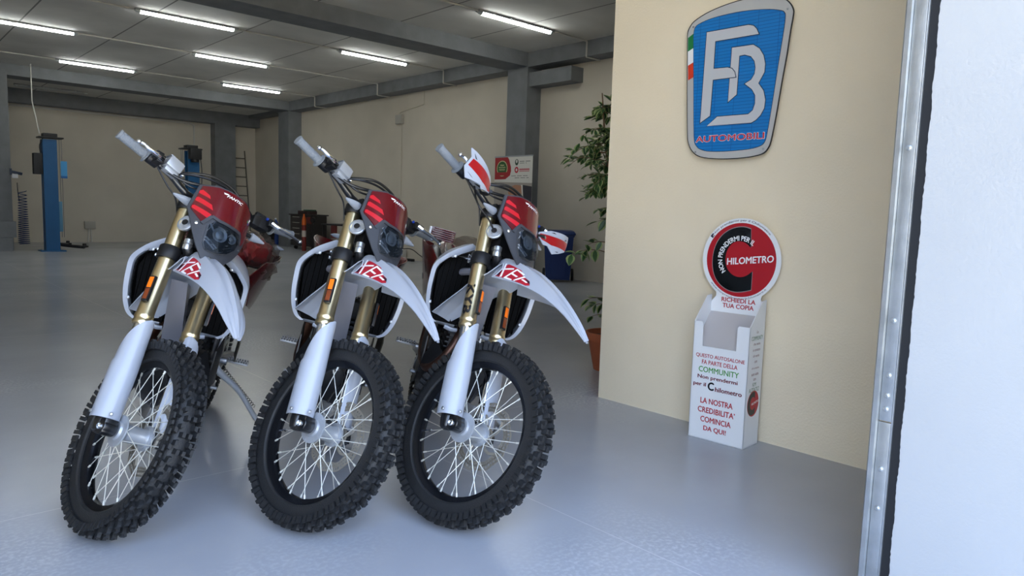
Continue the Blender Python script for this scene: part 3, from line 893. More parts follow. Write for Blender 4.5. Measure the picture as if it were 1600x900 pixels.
def build_body_parts(root, lean, cfg):
    """everything fixed to the frame (x ahead, y left, z up, rear wheel axle at x = 0)"""
    def part(mb, name, m, parent=None, **k):
        return mb.build(name, m, parent or root, **k)

    # frame
    fr = MB()
    fr.lathe([(.030, -.02), (.032, 0), (.032, .19), (.030, .21)], P0 + WF * .70, WF, 18)
    head = P0 + WF * .72
    fr.loft([[(x - d * .9, -hw, z - d * .3), (x - d * .9, hw, z - d * .3), (x + d, hw, z + d * .3), (x + d, -hw, z + d * .3)] for x, z, hw, d in
             ((1.165, .86, .030, .034), (1.10, .72, .034, .028), (1.035, .58, .038, .024), (.985, .46, .042, .022), (.95, .38, .046, .02))])
    for s in (-1, 1):
        fr.tube([(.95, s * .030, .38), (.90, s * .085, .31), (.75, s * .11, .285), (.60, s * .11, .31), (.555, s * .105, .42), (.55, s * .10, .60), (.60, s * .085, .80)], .014, 10, smooth=5)
        fr.tube([(1.15, s * .025, .92), (1.0, s * .105, .88), (.80, s * .12, .82), (.58, s * .10, .76)], .016, 10, smooth=5)
        fr.tube([(.60, s * .085, .80), (.30, s * .09, .86), (.0, s * .085, .90), (-.15, s * .07, .91)], .011, 8, smooth=4)
    part(fr, 'frame', M_FRAME)

    # engine
    en = MB()
    en.loft([[(.58, y, .36), (.62, y, .46), (.74, y, .52), (.90, y, .50), (.94, y, .40), (.90, y, .32), (.74, y, .285), (.62, y, .30)] for y in (-.105, -.10, .10, .105)])
    for k in range(7):
        z = .53 + k * .024
        en.box((.80 + k * .012, 0, z), (.135, .15, .010))
    en.box((.83, 0, .61), (.10, .12, .20)); en.box((.865, 0, .725), (.12, .14, .07))
    eo = part(en, 'engine', M_GASKET, bevel=.006)
    for s, r in ((-1, .082), (1, .072)):
        part(MB().lathe([(r, 0), (r, .022), (r * .9, .034), (r * .5, .040), (.001, .041)], (.72, s * .10, .40), (0, s, 0), 28), 'crankcase_cover', M_ALU if s < 0 else M_GASKET, eo)
        part(MB().lathe([(.050, 0), (.050, .018), (.042, .028), (.001, .030)], (.85, s * .10, .38), (0, s, 0), 24), 'crankcase_cover', M_GASKET, eo)
    # exhaust
    ex = MB().tube([(.90, -.02, .67), (.985, -.035, .60), (.995, -.075, .50), (.93, -.125, .43), (.78, -.150, .47), (.60, -.140, .60), (.40, -.135, .70), (.24, -.15, .76)], .021, 14, smooth=6)
    exo = part(ex, 'exhaust_pipe', M_BRONZE)
    part(MB().tube([(.26, -.15, .755), (.22, -.152, .77), (-.16, -.150, .875), (-.20, -.150, .888)], [.026, .052, .052, .034], 18), 'muffler', M_ALU, exo)
    # engine guard
    sk = []
    for i, (x, z) in enumerate(((.62, .265), (.80, .262), (.92, .285), (.985, .34), (1.01, .42), (1.005, .50))):
        hw = (.11, .135, .15, .155, .150, .115)[i]
        sk.append([Vector((x - .10 * (abs(t) ** 3), t * hw, z + .06 * abs(t) ** 3)) for t in (-1, -.8, -.5, -.2, 0, .2, .5, .8, 1)])
    part(MB().sheet(sk, .004), 'skid_plate', M_BLACK)
    for s in (-1, 1):
        side = MB().poly([(.60, .40), (.70, .30), (.84, .34), (.90, .44), (.88, .56), (.78, .60), (.72, .52), (.63, .50)], lambda x, z, h: Vector((x, s * (.135 + .02 * sin((x - .6) * 8) + h), z)), .006, .05)
        part(side, 'engine_side_guard', M_BLACK)
    # footpegs and their plates
    for s in (-1, 1):
        br = MB().poly([(.47, .40), (.56, .38), (.62, .46), (.60, .58), (.54, .62), (.50, .52)], lambda x, z, h: Vector((x, s * (.120 + h), z)), .016)
        part(br, 'peg_plate', M_ALU, bevel=.003)
        pg = MB(); pg.tube([(.520, s * .135, .435), (.520, s * .165, .437)], .016, 10); pg.box((.515, s * .215, .443), (.046, .095, .010))
        tt = pg.mi(1)
        for k in range(8):
            for dx in (-.021, .021):
                tt.box((.515 + dx, s * (.172 + k * .012), .452), (.005, .007, .012))
        part(pg, 'footpeg', [M_ALU, M_GASKET], bevel=.001)
    part(MB().tube([(.70, .125, .37), (.72, .16, .365), (.86, .165, .395), (.875, .195, .40)], .008, 8, smooth=3), 'shift_lever', M_ALU)
    part(MB().tube([(.56, -.14, .40), (.70, -.165, .36), (.86, -.165, .385), (.88, -.19, .39)], .008, 8, smooth=3), 'brake_pedal', M_ALU)
    part(MB().poly([(.50, .47), (.60, .46), (.63, .56), (.60, .63), (.52, .62)], lambda x, z, h: Vector((x, .185 + .2 * (x - .5) + h, z)), .004), 'case_saver', mat('olive_grey_plate', (84, 80, 70), .5, metal=.4))
    # side stand: swung out, foot on the floor
    yf = cfg['stand_y']; zf = yf * math.tan(-lean) if False else yf * sin(abs(lean)) / cos(lean)
    foot = Vector((.400, yf, zf + .006))
    sd = MB(); sd.tube([(.545, .125, .405), (.535, .155, .375), tuple(Vector((.535, .155, .375)).lerp(foot, .35) + Vector((0, .012, .012))), tuple(Vector((.535, .155, .375)).lerp(foot, .8)), tuple(foot + Vector((0, -.004, .010)))], [.017, .016, .0135, .012, .011], 12, smooth=4)
    so = part(sd, 'side_stand', mat('stand_silver', (196, 200, 204), .35, metal=.3))
    n = Vector((0, -sin(abs(lean)), cos(lean)))
    part(MB().lathe([(.022, -.004), (.024, 0), (.022, .005), (.012, .008)], foot, n, 16), 'stand_foot', M_ALU, so)
    spring = MB(); a, b = Vector((.50, .150, .40)), Vector((.535, .155, .375)).lerp(foot, .68) + Vector((-.02, .012, .02)); pts = []
    ax = (b - a).normalized(); e1 = ax.orthogonal().normalized(); e2 = ax.cross(e1)
    for k in range(110):
        t = k / 109; pts.append(a.lerp(b, t) + .0075 * (cos(k * 1.05) * e1 + sin(k * 1.05) * e2))
    part(spring.tube(pts, .0018, 5), 'stand_spring', M_BLACK, so)

    # radiators behind the shrouds
    for s in (-1, 1):
        sh = MB()
        sh.loft([[(1.02, s * y0, z), (1.02, s * y1, z), (.985, s * y1, z), (.985, s * y0, z)] for z, y0, y1 in ((.655, .062, .165), (.72, .060, .185), (.86, .058, .200), (.945, .060, .170))])
        ra = part(sh, 'radiator', M_RADIATOR, bevel=.004)
        lo = MB()
        for k in range(6):
            y = .070 + k * .022; top = .945 - max(0, y - .15) * .9; bot = .66 + max(0, y - .15) * .6
            lo.box((1.020, s * y, (top + bot) / 2), (.012, .002, top - bot), Matrix.Rotation(s * radians(28), 3, 'Z'))
        part(lo, 'radiator_louvre', mat('louvre_grey', (15, 14, 13), .7, spec=.1), ra)
        part(MB().tube([(1.0, s * .07, .945), (1.0, s * .16, .925)], .020, 12), 'radiator_tank', M_ALU, ra)
        part(MB().tube([(1.0, s * .07, .655), (1.0, s * .155, .66)], .018, 12), 'radiator_tank', M_ALU, ra)
        # white shroud: front lip, flank sweeping back to the tank, short return inside
        front = [(1.085, .095, 1.012), (1.080, .160, .968), (1.07, .205, .922), (1.055, .226, .885), (1.050, .228, .835), (1.048, .224, .775), (1.045, .212, .715), (1.040, .192, .672), (1.035, .165, .652)]
        rear = [(.70, .11, .965), (.69, .135, .945), (.68, .15, .92), (.68, .155, .88), (.70, .155, .84), (.74, .155, .80), (.80, .155, .75), (.86, .155, .70), (.90, .15, .66)]
        fc, rc = catmull(front, 4), catmull(rear, 4); grid = []
        for p, r in zip(fc, rc):
            row = [Vector((p.x - .016, p.y - .014, p.z - .006 - (.012 if p.z > .95 else 0))), Vector((p.x - .004, p.y - .012, p.z - .003)), p]
            for t in (.06, .15, .3, .5, .75, 1.0):
                q = p.lerp(r, t); q.y += .022 * sin(pi * t) ** .8 * .6
                row.append(q)
            grid.append([Vector((q.x, s * q.y, q.z)) for q in row])
        shr = part(MB().sheet(grid, .0035 * -s), 'radiator_shroud', M_WHITE, angle=50)
        dk = MB()
        inner = [(1.04, .075, .965), (1.045, .12, .955), (1.045, .172, .925), (1.035, .200, .885), (1.03, .203, .835), (1.028, .20, .775), (1.025, .188, .715), (1.02, .17, .678), (1.02, .14, .66)]
        ic = catmull(inner, 3)
        g2 = [[Vector((p.x, s * p.y, p.z)), Vector((p.x - .05, s * (p.y - .004), p.z)), Vector((.96, s * (p.y - .02), p.z))] for p in ic]
        part(dk.sheet(g2, .003), 'shroud_duct', M_RADIATOR, shr)
        for y, z, x in ((.165, .955, 1.066), (.215, .74, 1.04)):
            part(MB().lathe([(.007, 0), (.007, .004), (.003, .006)], (x, s * (y - .014), z - .01), (1, 0, .2), 10), 'screw', M_ALU, shr)
        dc = MB().poly([(.76, .905), (.96, .945), (1.02, .90), (.97, .84), (.80, .86)], lambda x, z, h: Vector((x, s * (.2045 + .035 * (x - .9) * 2 + .0 + h), z)), .001, .06)
        # filler under the radiator seen as a pale crossbar
        part(MB().tube([(1.012, s * .055, .635), (1.015, s * .08, .633), (1.008, s * .110, .638)], .011, 10, smooth=3, flat=.7), 'radiator_bracket', M_WHITE)

    # tank and seat
    tk = []
    for x, hw, z0, z1 in ((1.06, .055, .90, .975), (1.0, .095, .85, 1.0), (.88, .12, .82, 1.01), (.76, .115, .82, .985), (.68, .095, .83, .955)):
        tk.append([(x, hw * cos(a) * (1 if sin(a) < 0 else .92), (z0 + z1) / 2 + (z1 - z0) / 2 * (abs(sin(a)) ** .7) * (1 if sin(a) > 0 else -1)) for a in [2 * pi * k / 18 for k in range(18)]])
    tko = part(MB().loft(tk), 'fuel_tank', M_BLACK)
    part(MB().lathe([(.034, 0), (.036, .004), (.036, .022), (.030, .028), (.001, .029)], (.90, 0, 1.005), (0, 0, 1), 24), 'fuel_cap', M_BLACK, tko)
    se = []
    for x, hw, z0, z1 in ((.98, .05, .97, 1.015), (.86, .085, .93, 1.005), (.65, .105, .88, .975), (.40, .115, .87, .962), (.15, .115, .885, .972), (-.08, .10, .915, .988), (-.16, .07, .935, .985)):
        se.append([(x, hw * t, z) for t, z in ((-1, z0), (-.98, z1 - .035), (-.8, z1 - .008), (-.4, z1), (.4, z1), (.8, z1 - .008), (.98, z1 - .035), (1, z0))])
    part(MB().loft(se), 'seat', M_RED, angle=50)
    rfg = []
    for x, hw, z in ((.10, .10, .90), (-.05, .115, .925), (-.25, .110, .965), (-.42, .095, .985), (-.55, .070, .990), (-.60, .045, .988)):
        rfg.append([Vector((x, hw * t, z - .030 * abs(t) ** 2.5)) for t in (-1, -.8, -.5, 0, .5, .8, 1)])
    rfo = part(MB().sheet(rfg, .004), 'rear_fender', M_RED)
    part(MB().box((-.585, 0, .955), (.030, .085, .045)), 'tail_lamp', M_TAIL, rfo, bevel=.008)
    plate = MB().box((-.60, 0, .84), (.006, .16, .15), Matrix.Rotation(radians(12), 3, 'Y')); part(plate, 'plate_holder', M_BLACK, rfo, bevel=.002)
    for s in (-1, 1):
        sp_ = MB().poly([(.52, .86), (.40, .70), (.22, .655), (.10, .69), (-.10, .83), (-.14, .93), (.10, .955), (.40, .93)],
                        lambda x, z, h: Vector((x, s * (.150 + .095 * max(0, sin(pi * min(max((x + .16) / .70, 0), 1))) * (z - .60) / .34 + h), z)), .004, .06)
        part(sp_, 'side_panel', M_RED)
        part(MB().tube([(-.42, s * .085, .945), (-.43, s * .15, .945)], .008, 8), 'indicator', M_BLACK)
        part(MB().lathe([(.001, 0), (.016, .001), (.016, .006), (.011, .035), (.001, .055)], (-.43, s * .15, .945), (0, s, 0), 14), 'indicator_lens', M_LENSFROST)
    # the rear of each bike is still in its transport film
    random.seed(cfg['seed'])
    bm = bmesh.new(); bmesh.ops.create_icosphere(bm, subdivisions=4, radius=1.0)
    wv, wf = [], []
    for v in bm.verts:
        d = v.co.normalized(); am = cfg.get('crumple', .25); k = 1 + am * (.10 * sin(d.x * 11 + cfg['seed']) * sin(d.y * 9) + .08 * sin(d.z * 17 + d.x * 7) + .05 * random.uniform(-1, 1))
        c = cfg['wrap']
        wv.append((c[0] + d.x * c[3] * k, c[1] + d.y * c[4] * k, c[2] + d.z * c[5] * k))
    bm.verts.index_update(); wf = [tuple(v.index for v in f.verts) for f in bm.faces]; bm.free()
    part(MB().add(wv, wf), 'protective_film', M_WRAP, angle=25)
    if cfg.get('bundle'):
        c = cfg['wrap']; bm = bmesh.new(); bmesh.ops.create_icosphere(bm, subdivisions=3, radius=1.0); wv = []
        for v in bm.verts:
            d = v.co.normalized(); k = .82 + .12 * sin(d.x * 7 + 1) * sin(d.y * 6) + .06 * sin(d.z * 13)
            wv.append((c[0] + d.x * c[3] * k, c[1] + d.y * c[4] * k * .8, c[2] + .04 + d.z * c[5] * k * .65))
        bm.verts.index_update(); wf = [tuple(v.index for v in f.verts) for f in bm.faces]; bm.free()
        part(MB().add(wv, wf), 'wrapped_bundle', mat('faded_red_plastic', (150, 34, 36), .4), angle=30)
    if cfg.get('mirror_pack'):
        b = MB(); x, y, z = cfg['mirror_pack']
        for k in range(6):
            b.box((x + .02, y, z + k * .011), (.05, .125 - .006 * abs(k - 2.5), .008))
        b.box((x, y, z + .028), (.045, .13, .062)); bo = part(b, 'wrapped_lamp', M_RED, bevel=.003)
        part(MB().box((x + .01, y - .072, z + .03), (.05, .012, .05)), 'lamp_end', M_WPRINT, bo, bevel=.003)

    # swingarm, shock, rear wheel
    sw = MB()
    for s in (-1, 1):
        sw.loft([[(x, s * y - .016, z - h), (x, s * y + .016, z - h), (x, s * y + .016, z + h), (x, s * y - .016, z + h)] for x, y, z, h in ((.60, .085, .41, .030), (.45, .095, .40, .038), (.20, .110, .37, .028), (-.04, .112, .335, .022))])
    sw.box((.46, 0, .40), (.05, .19, .06))
    part(sw, 'swingarm', M_ALU, bevel=.004)
    part(MB().tube([(.56, 0, .80), (.46, 0, .45)], .024, 12), 'shock_absorber', M_ALU)
    W = Matrix.Translation((0, 0, .335))
    wheel = SH('rim_r', lambda: rim_mesh(.236, .032)).inst('wheel', M_RIM, root, W)
    SH('tyre_r', lambda: tyre_mesh(.335, .240, .062, 66)).inst('tyre', M_RUBBER, wheel)
    SH('hub_r', lambda: hub_mesh(.055, .050, .055)).inst('hub', M_ALU, wheel)
    SH('disc_r', lambda: disc_mesh(.110, .085, -.075)).inst('brake_disc', M_DISC, wheel)
    sp = MB(); n = 96
    ring = lambda r, a, y: [((r + a * (1 if k % 2 else -1)) * cos(2 * pi * k / n), y, (r + a * (1 if k % 2 else -1)) * sin(2 * pi * k / n)) for k in range(n)]
    SH('sprocket', lambda: sp.loft([ring(.102, .004, .078), ring(.070, 0, .078), ring(.070, 0, .083), ring(.102, .004, .083), ring(.102, .004, .078)], cap=False)).inst('sprocket', M_STEEL, wheel)
    spokes(wheel, 'r', .046, .214, .050, .6)
    ch = MB(); 
    for z0, z1 in ((.335 + .10, .42 + .03), (.335 - .10, .42 - .03)):
        ch.tube([(0, .081, z0), (.60, .081, z1)], .007, 6, flat=.6)
    part(ch, 'chain', M_GASKET)


def hand_guard(root, F, s, outline, stripe, slots):
    def fn(lift):
        return lambda v, w, h: Vector((.118 - 3.2 * (abs(v) - .30) ** 2 - .05 * abs(w - .945) + lift + h, v, w))
    g = MB().poly(outline, fn(0), .004, .025).build('hand_guard', M_WHITE, root, F)
    st = MB().poly(stripe, fn(.0042), .0006, .025).build('guard_stripe', mat('guard_red', (156, 16, 22), .3, coat=.4), g)
    sl = MB()
    for q in slots:
        sl.poly(q, fn(.0044), .0006, .02)
    sl.build('guard_slot', M_BLACK, g)
    vi = s * (.212 if s < 0 else .207); wi = .932 if s < 0 else .924
    MB().lathe([(.008, 0), (.008, .003), (.004, .005)], fn(.004)(vi, wi, 0), (1, 0, 0), 12).build('screw', M_CHROME, g)
    MB().tube([(.02, s * .17, .95), (.06, s * .18, .93), (.095, s * .20, .925)], .008, 8, smooth=3).build('guard_bracket', M_BLACK, g)


def make_bike(label, pose, cfg):
    x, y, z, yaw, lean, steer, pitch = pose
    g = from_view((x, y, 0))
    root = thing('enduro_motorcycle', label, 'motorcycle', group='white enduro motorcycles parked in the doorway')
    turn = YAW - pi / 2
    root.matrix_world = Matrix.Translation((g.x, g.y, z)) @ Matrix.Rotation(turn + yaw, 4, 'Z') @ Matrix.Rotation(pitch, 4, 'Y') @ Matrix.Rotation(lean, 4, 'X')
    F = fork_matrix(steer)
    build_fork_parts(root, F, cfg)
    build_body_parts(root, lean, cfg)
    if cfg.get('guards'):
        hand_guard(root, F, -1, [(-.365, 1.024), (-.358, .985), (-.379, .935), (-.365, .887), (-.287, .895), (-.279, .884), (-.205, .912), (-.182, .933), (-.225, .975), (-.300, 1.003), (-.341, 1.018)],
                   [(-.367, .943), (-.350, .980), (-.307, .972), (-.250, .960), (-.188, .937), (-.192, .924), (-.228, .908), (-.285, .913), (-.331, .928)],
                   [[(-.348, 1.005), (-.333, .983), (-.341, .985)], [(-.362, .914), (-.336, .899), (-.346, .903)]])
        hand_guard(root, F, 1, [(.180, .925), (.182, .944), (.228, .968), (.288, .983), (.369, 1.004), (.356, .961), (.335, .911), (.293, .883), (.254, .863), (.224, .891), (.206, .889), (.194, .907)],
                   [(.183, .926), (.186, .938), (.240, .944), (.352, .964), (.337, .918), (.24, .901), (.196, .911)],
                   [[(.231, .959), (.245, .967), (.258, .963)], [(.318, .961), (.336, .977), (.339, .968)], [(.265, .881), (.287, .889), (.28, .882)]])
    return root


BIKES = [
    ('white enduro motorcycle with red headlight mask and plastic-wrapped red tail, leftmost in the row', (-1.743, 3.839, 0.003, -1.360, -0.262, 0.638, 0.006), dict(reflector='side', stand_y=.405, seed=3, wrap=(.22, .125, .915, .20, .115, .135), bundle=True, crumple=1.0)),
    ('white enduro motorcycle with bare grips and side fork reflectors standing between the other two', (-1.065, 3.955, 0.001, -1.382, -0.236, 0.723, 0.006), dict(reflector='side', stand_y=.40, seed=5, wrap=(.08, 0, .965, .16, .10, .06))),
    ('white enduro motorcycle wearing white and red hand guards on its handlebar', (-0.513, 4.019, 0.001, -1.395, -0.249, 0.666, 0.006), dict(reflector='front', stand_y=.40, seed=8, wrap=(.10, .02, .965, .14, .10, .065), guards=True, decal=True, loop=True, mirror_pack=(.16, -.15, .972))),
]
for lab, pose, cfg in BIKES:
    make_bike(lab, pose, cfg)


# ------------------------------------------------------------------ the oval sign on the partition wall
def round_poly(pts, n=4):
    q = catmull(list(pts) + [pts[0]], n)
    return q[:-1]


def sign_board():
    X = 3.398
    fn = lambda lift: (lambda y, z, h: Vector((X - .030 - lift - h, y, z)))
    outer = [(2.279, 2.105), (2.277, 2.130), (2.264, 2.155), (2.240, 2.178), (2.174, 2.205), (2.088, 2.224), (1.989, 2.235), (1.893, 2.233), (1.804, 2.219), (1.746, 2.199), (1.715, 2.173), (1.698, 2.145), (1.694, 2.119), (1.703, 2.047), (1.713, 1.935), (1.729, 1.806), (1.748, 1.639), (1.764, 1.532), (1.776, 1.496), (1.798, 1.472), (1.837, 1.460), (1.908, 1.452), (2.013, 1.450), (2.112, 1.457), (2.170, 1.470), (2.208, 1.496), (2.234, 1.537), (2.246, 1.60), (2.264, 1.85)]
    inner = [(2.242, 2.104), (2.237, 2.137), (2.216, 2.157), (2.139, 2.174), (2.032, 2.180), (1.929, 2.177), (1.819, 2.163), (1.756, 2.146), (1.740, 2.135), (1.733, 2.117), (1.736, 2.056), (1.752, 1.897), (1.771, 1.703), (1.786, 1.569), (1.797, 1.525), (1.821, 1.506), (1.880, 1.494), (1.984, 1.489), (2.092, 1.491), (2.149, 1.501), (2.185, 1.524), (2.204, 1.580), (2.223, 1.84)]
    cy, cz = 1.985, 1.84
    flat = lambda P: [(p[0], p[1]) for p in P]
    outer = flat(round_poly([(y, z, 0) for y, z in outer], 3)); inner = flat(round_poly([(y, z, 0) for y, z in inner], 3))
    root = thing('sign_board', 'blue and silver shield sign with big FB letters hanging on the cream wall', 'sign', (3.39, 1.985, 1.45))
    off = Matrix.Translation((-3.39, -1.985, -1.45))
    def part(mb, name, m, parent=None, **k):
        return mb.build(name, m, parent or root, None if parent else off, **k)
    part(MB().poly(outer, fn(0), .012), 'backing_panel', mat('sign_silver', (186, 186, 184), .4, vary=.04))
    edge = MB(); ring = [(cy + (y - cy) * 1.012, cz + (z - cz) * 1.010) for y, z in outer]
    edge.loft([[(X - .0432, y, z) for y, z in outer], [(X - .0432, y, z) for y, z in ring], [(X - .035, y, z) for y, z in ring], [(X - .035, y, z) for y, z in outer], [(X - .0432, y, z) for y, z in outer]], cap=False)
    part(edge, 'edge_trim', M_BLACK)
    blue = bpy.data.materials.new('sign_blue'); blue.use_nodes = True
    nt = blue.node_tree; b = nt.nodes['Principled BSDF']; tc = nt.nodes.new('ShaderNodeTexCoord'); mp = nt.nodes.new('ShaderNodeMapping'); mp.inputs['Rotation'].default_value = (0, radians(90), radians(90))
    br = nt.nodes.new('ShaderNodeTexBrick'); br.offset = 0; br.inputs['Scale'].default_value = 1
    for k, v in (('Mortar Size', .0012), ('Brick Width', .11), ('Row Height', .0165), ('Mortar Smooth', .2)):
        br.inputs[k].default_value = v
    br.inputs['Color1'].default_value = lin((14, 118, 190)) + (1,); br.inputs['Color2'].default_value = lin((18, 124, 198)) + (1,); br.inputs['Mortar'].default_value = lin((10, 82, 150)) + (1,)
    sx = nt.nodes.new('ShaderNodeSeparateXYZ'); cx = nt.nodes.new('ShaderNodeCombineXYZ'); nt.links.new(tc.outputs['Object'], sx.inputs[0]); nt.links.new(sx.outputs['Y'], cx.inputs[0]); nt.links.new(sx.outputs['Z'], cx.inputs[1])
    nt.links.new(cx.outputs[0], br.inputs['Vector']); nt.links.new(br.outputs['Color'], b.inputs['Base Color']); b.inputs['Roughness'].default_value = .3
    ring2 = [(cy + (y - cy) * 1.012, cz + (z - cz) * 1.009) for y, z in inner]
    part(MB().poly(ring2, fn(.0121), .0006), 'blue_outline', mat('sign_dark_line', (26, 50, 78), .4))
    part(MB().poly(inner, fn(.0128), .0008), 'blue_panel', blue)
    Fp = [(2.159, 2.108), (1.922, 2.107), (1.895, 2.099), (1.877, 2.081), (1.863, 2.054), (2.106, 2.055), (2.107, 1.915), (2.024, 1.912), (2.000, 1.903), (1.984, 1.885), (1.976, 1.859), (2.107, 1.859), (2.112, 1.675), (2.168, 1.643)]
    Bp = [(2.007, 2.008), (1.889, 2.006), (1.855, 1.983), (1.831, 1.947), (1.819, 1.905), (1.820, 1.865), (1.849, 1.814), (1.819, 1.775), (1.806, 1.729), (1.809, 1.689), (1.827, 1.656), (1.850, 1.635), (1.874, 1.623), (2.128, 1.623), (2.069, 1.667), (1.893, 1.666), (1.869, 1.684), (1.859, 1.716), (1.861, 1.757), (1.881, 1.788), (1.922, 1.819), (1.888, 1.836), (1.872, 1.862), (1.869, 1.893), (1.877, 1.926), (1.898, 1.951), (1.934, 1.964), (1.963, 1.962), (1.965, 1.771), (2.011, 1.737)]
    def outline(P, d):
        n = len(P); out = []; ar = sum(P[i][0] * P[(i + 1) % n][1] - P[(i + 1) % n][0] * P[i][1] for i in range(n)); sg = 1 if ar > 0 else -1
        for i in range(n):
            p, a, c = Vector(P[i]), Vector(P[i - 1]), Vector(P[(i + 1) % n])
            e1, e2 = (p - a).normalized(), (c - p).normalized()
            n1, n2 = Vector((e1.y, -e1.x)) * sg, Vector((e2.y, -e2.x)) * sg
            m = n1 + n2; m = m / max(m.dot(n1), .45)
            out.append((p.x + m.x * d, p.y + m.y * d))
        return out
    silver = mat('sign_letter_silver', (198, 200, 204), .4)
    part(MB().poly(outline(Bp, .004), fn(.0137), .0006), 'letter_outline', mat('sign_dark_line', (26, 50, 78), .4)); part(MB().poly(outline(Fp, .004), fn(.0154), .0006), 'letter_outline', mat('sign_dark_line', (26, 50, 78), .4))
    part(MB().poly(Bp, fn(.0144), .0008), 'big_letter', silver); part(MB().poly(Fp, fn(.0161), .0008), 'big_letter', silver)
    flags = MB(); flags.mi(0).poly([(2.276, 2.098), (2.245, 2.115), (2.240, 2.040), (2.272, 2.026)], fn(.0122), .0005); flags.mi(1).poly([(2.272, 2.026), (2.240, 2.040), (2.235, 1.965), (2.267, 1.952)], fn(.0122), .0005); flags.mi(2).poly([(2.267, 1.952), (2.235, 1.965), (2.229, 1.887), (2.261, 1.874)], fn(.0122), .0005)
    part(flags, 'flag_stripes', [mat('flag_green', (26, 122, 66), .4), M_WPRINT, mat('flag_red', (214, 62, 36), .4)])
    def serif_text(mb, s, y0, z0, w, h, f, bold):
        mb.text(s, lambda a, b_, hh: f(y0 - a, z0 + b_, hh), 0, 0, w, h, bold=bold)
    t1 = MB(); serif_text(t1, 'AUTOMOBILI', 2.192, 1.538, .396, .036, fn(.0142), .045)
    part(t1, 'lettering_edge', M_WPRINT, recalc=False)
    t2 = MB(); serif_text(t2, 'AUTOMOBILI', 2.190, 1.540, .392, .032, fn(.0147), .02)
    part(t2, 'lettering', mat('sign_red', (206, 48, 60), .4), recalc=False)
    hk = MB(); hk.tube([(X - .002, 1.985, 2.262), (X - .03, 1.985, 2.262), (X - .036, 1.985, 2.245), (X - .028, 1.985, 2.230)], .004, 8, smooth=3); hk.box((X - .008, 1.985, 2.256), (.012, .05, .010))
    part(hk, 'hook', M_CHROME)
    for y, z in ((2.245, 2.150), (1.722, 2.150), (2.19, 1.49), (1.80, 1.49)):
        part(MB().lathe([(.006, 0), (.006, .002), (.003, .003)], (X - .042, y, z), (-1, 0, 0), 10), 'screw', M_ALU)


sign_board()


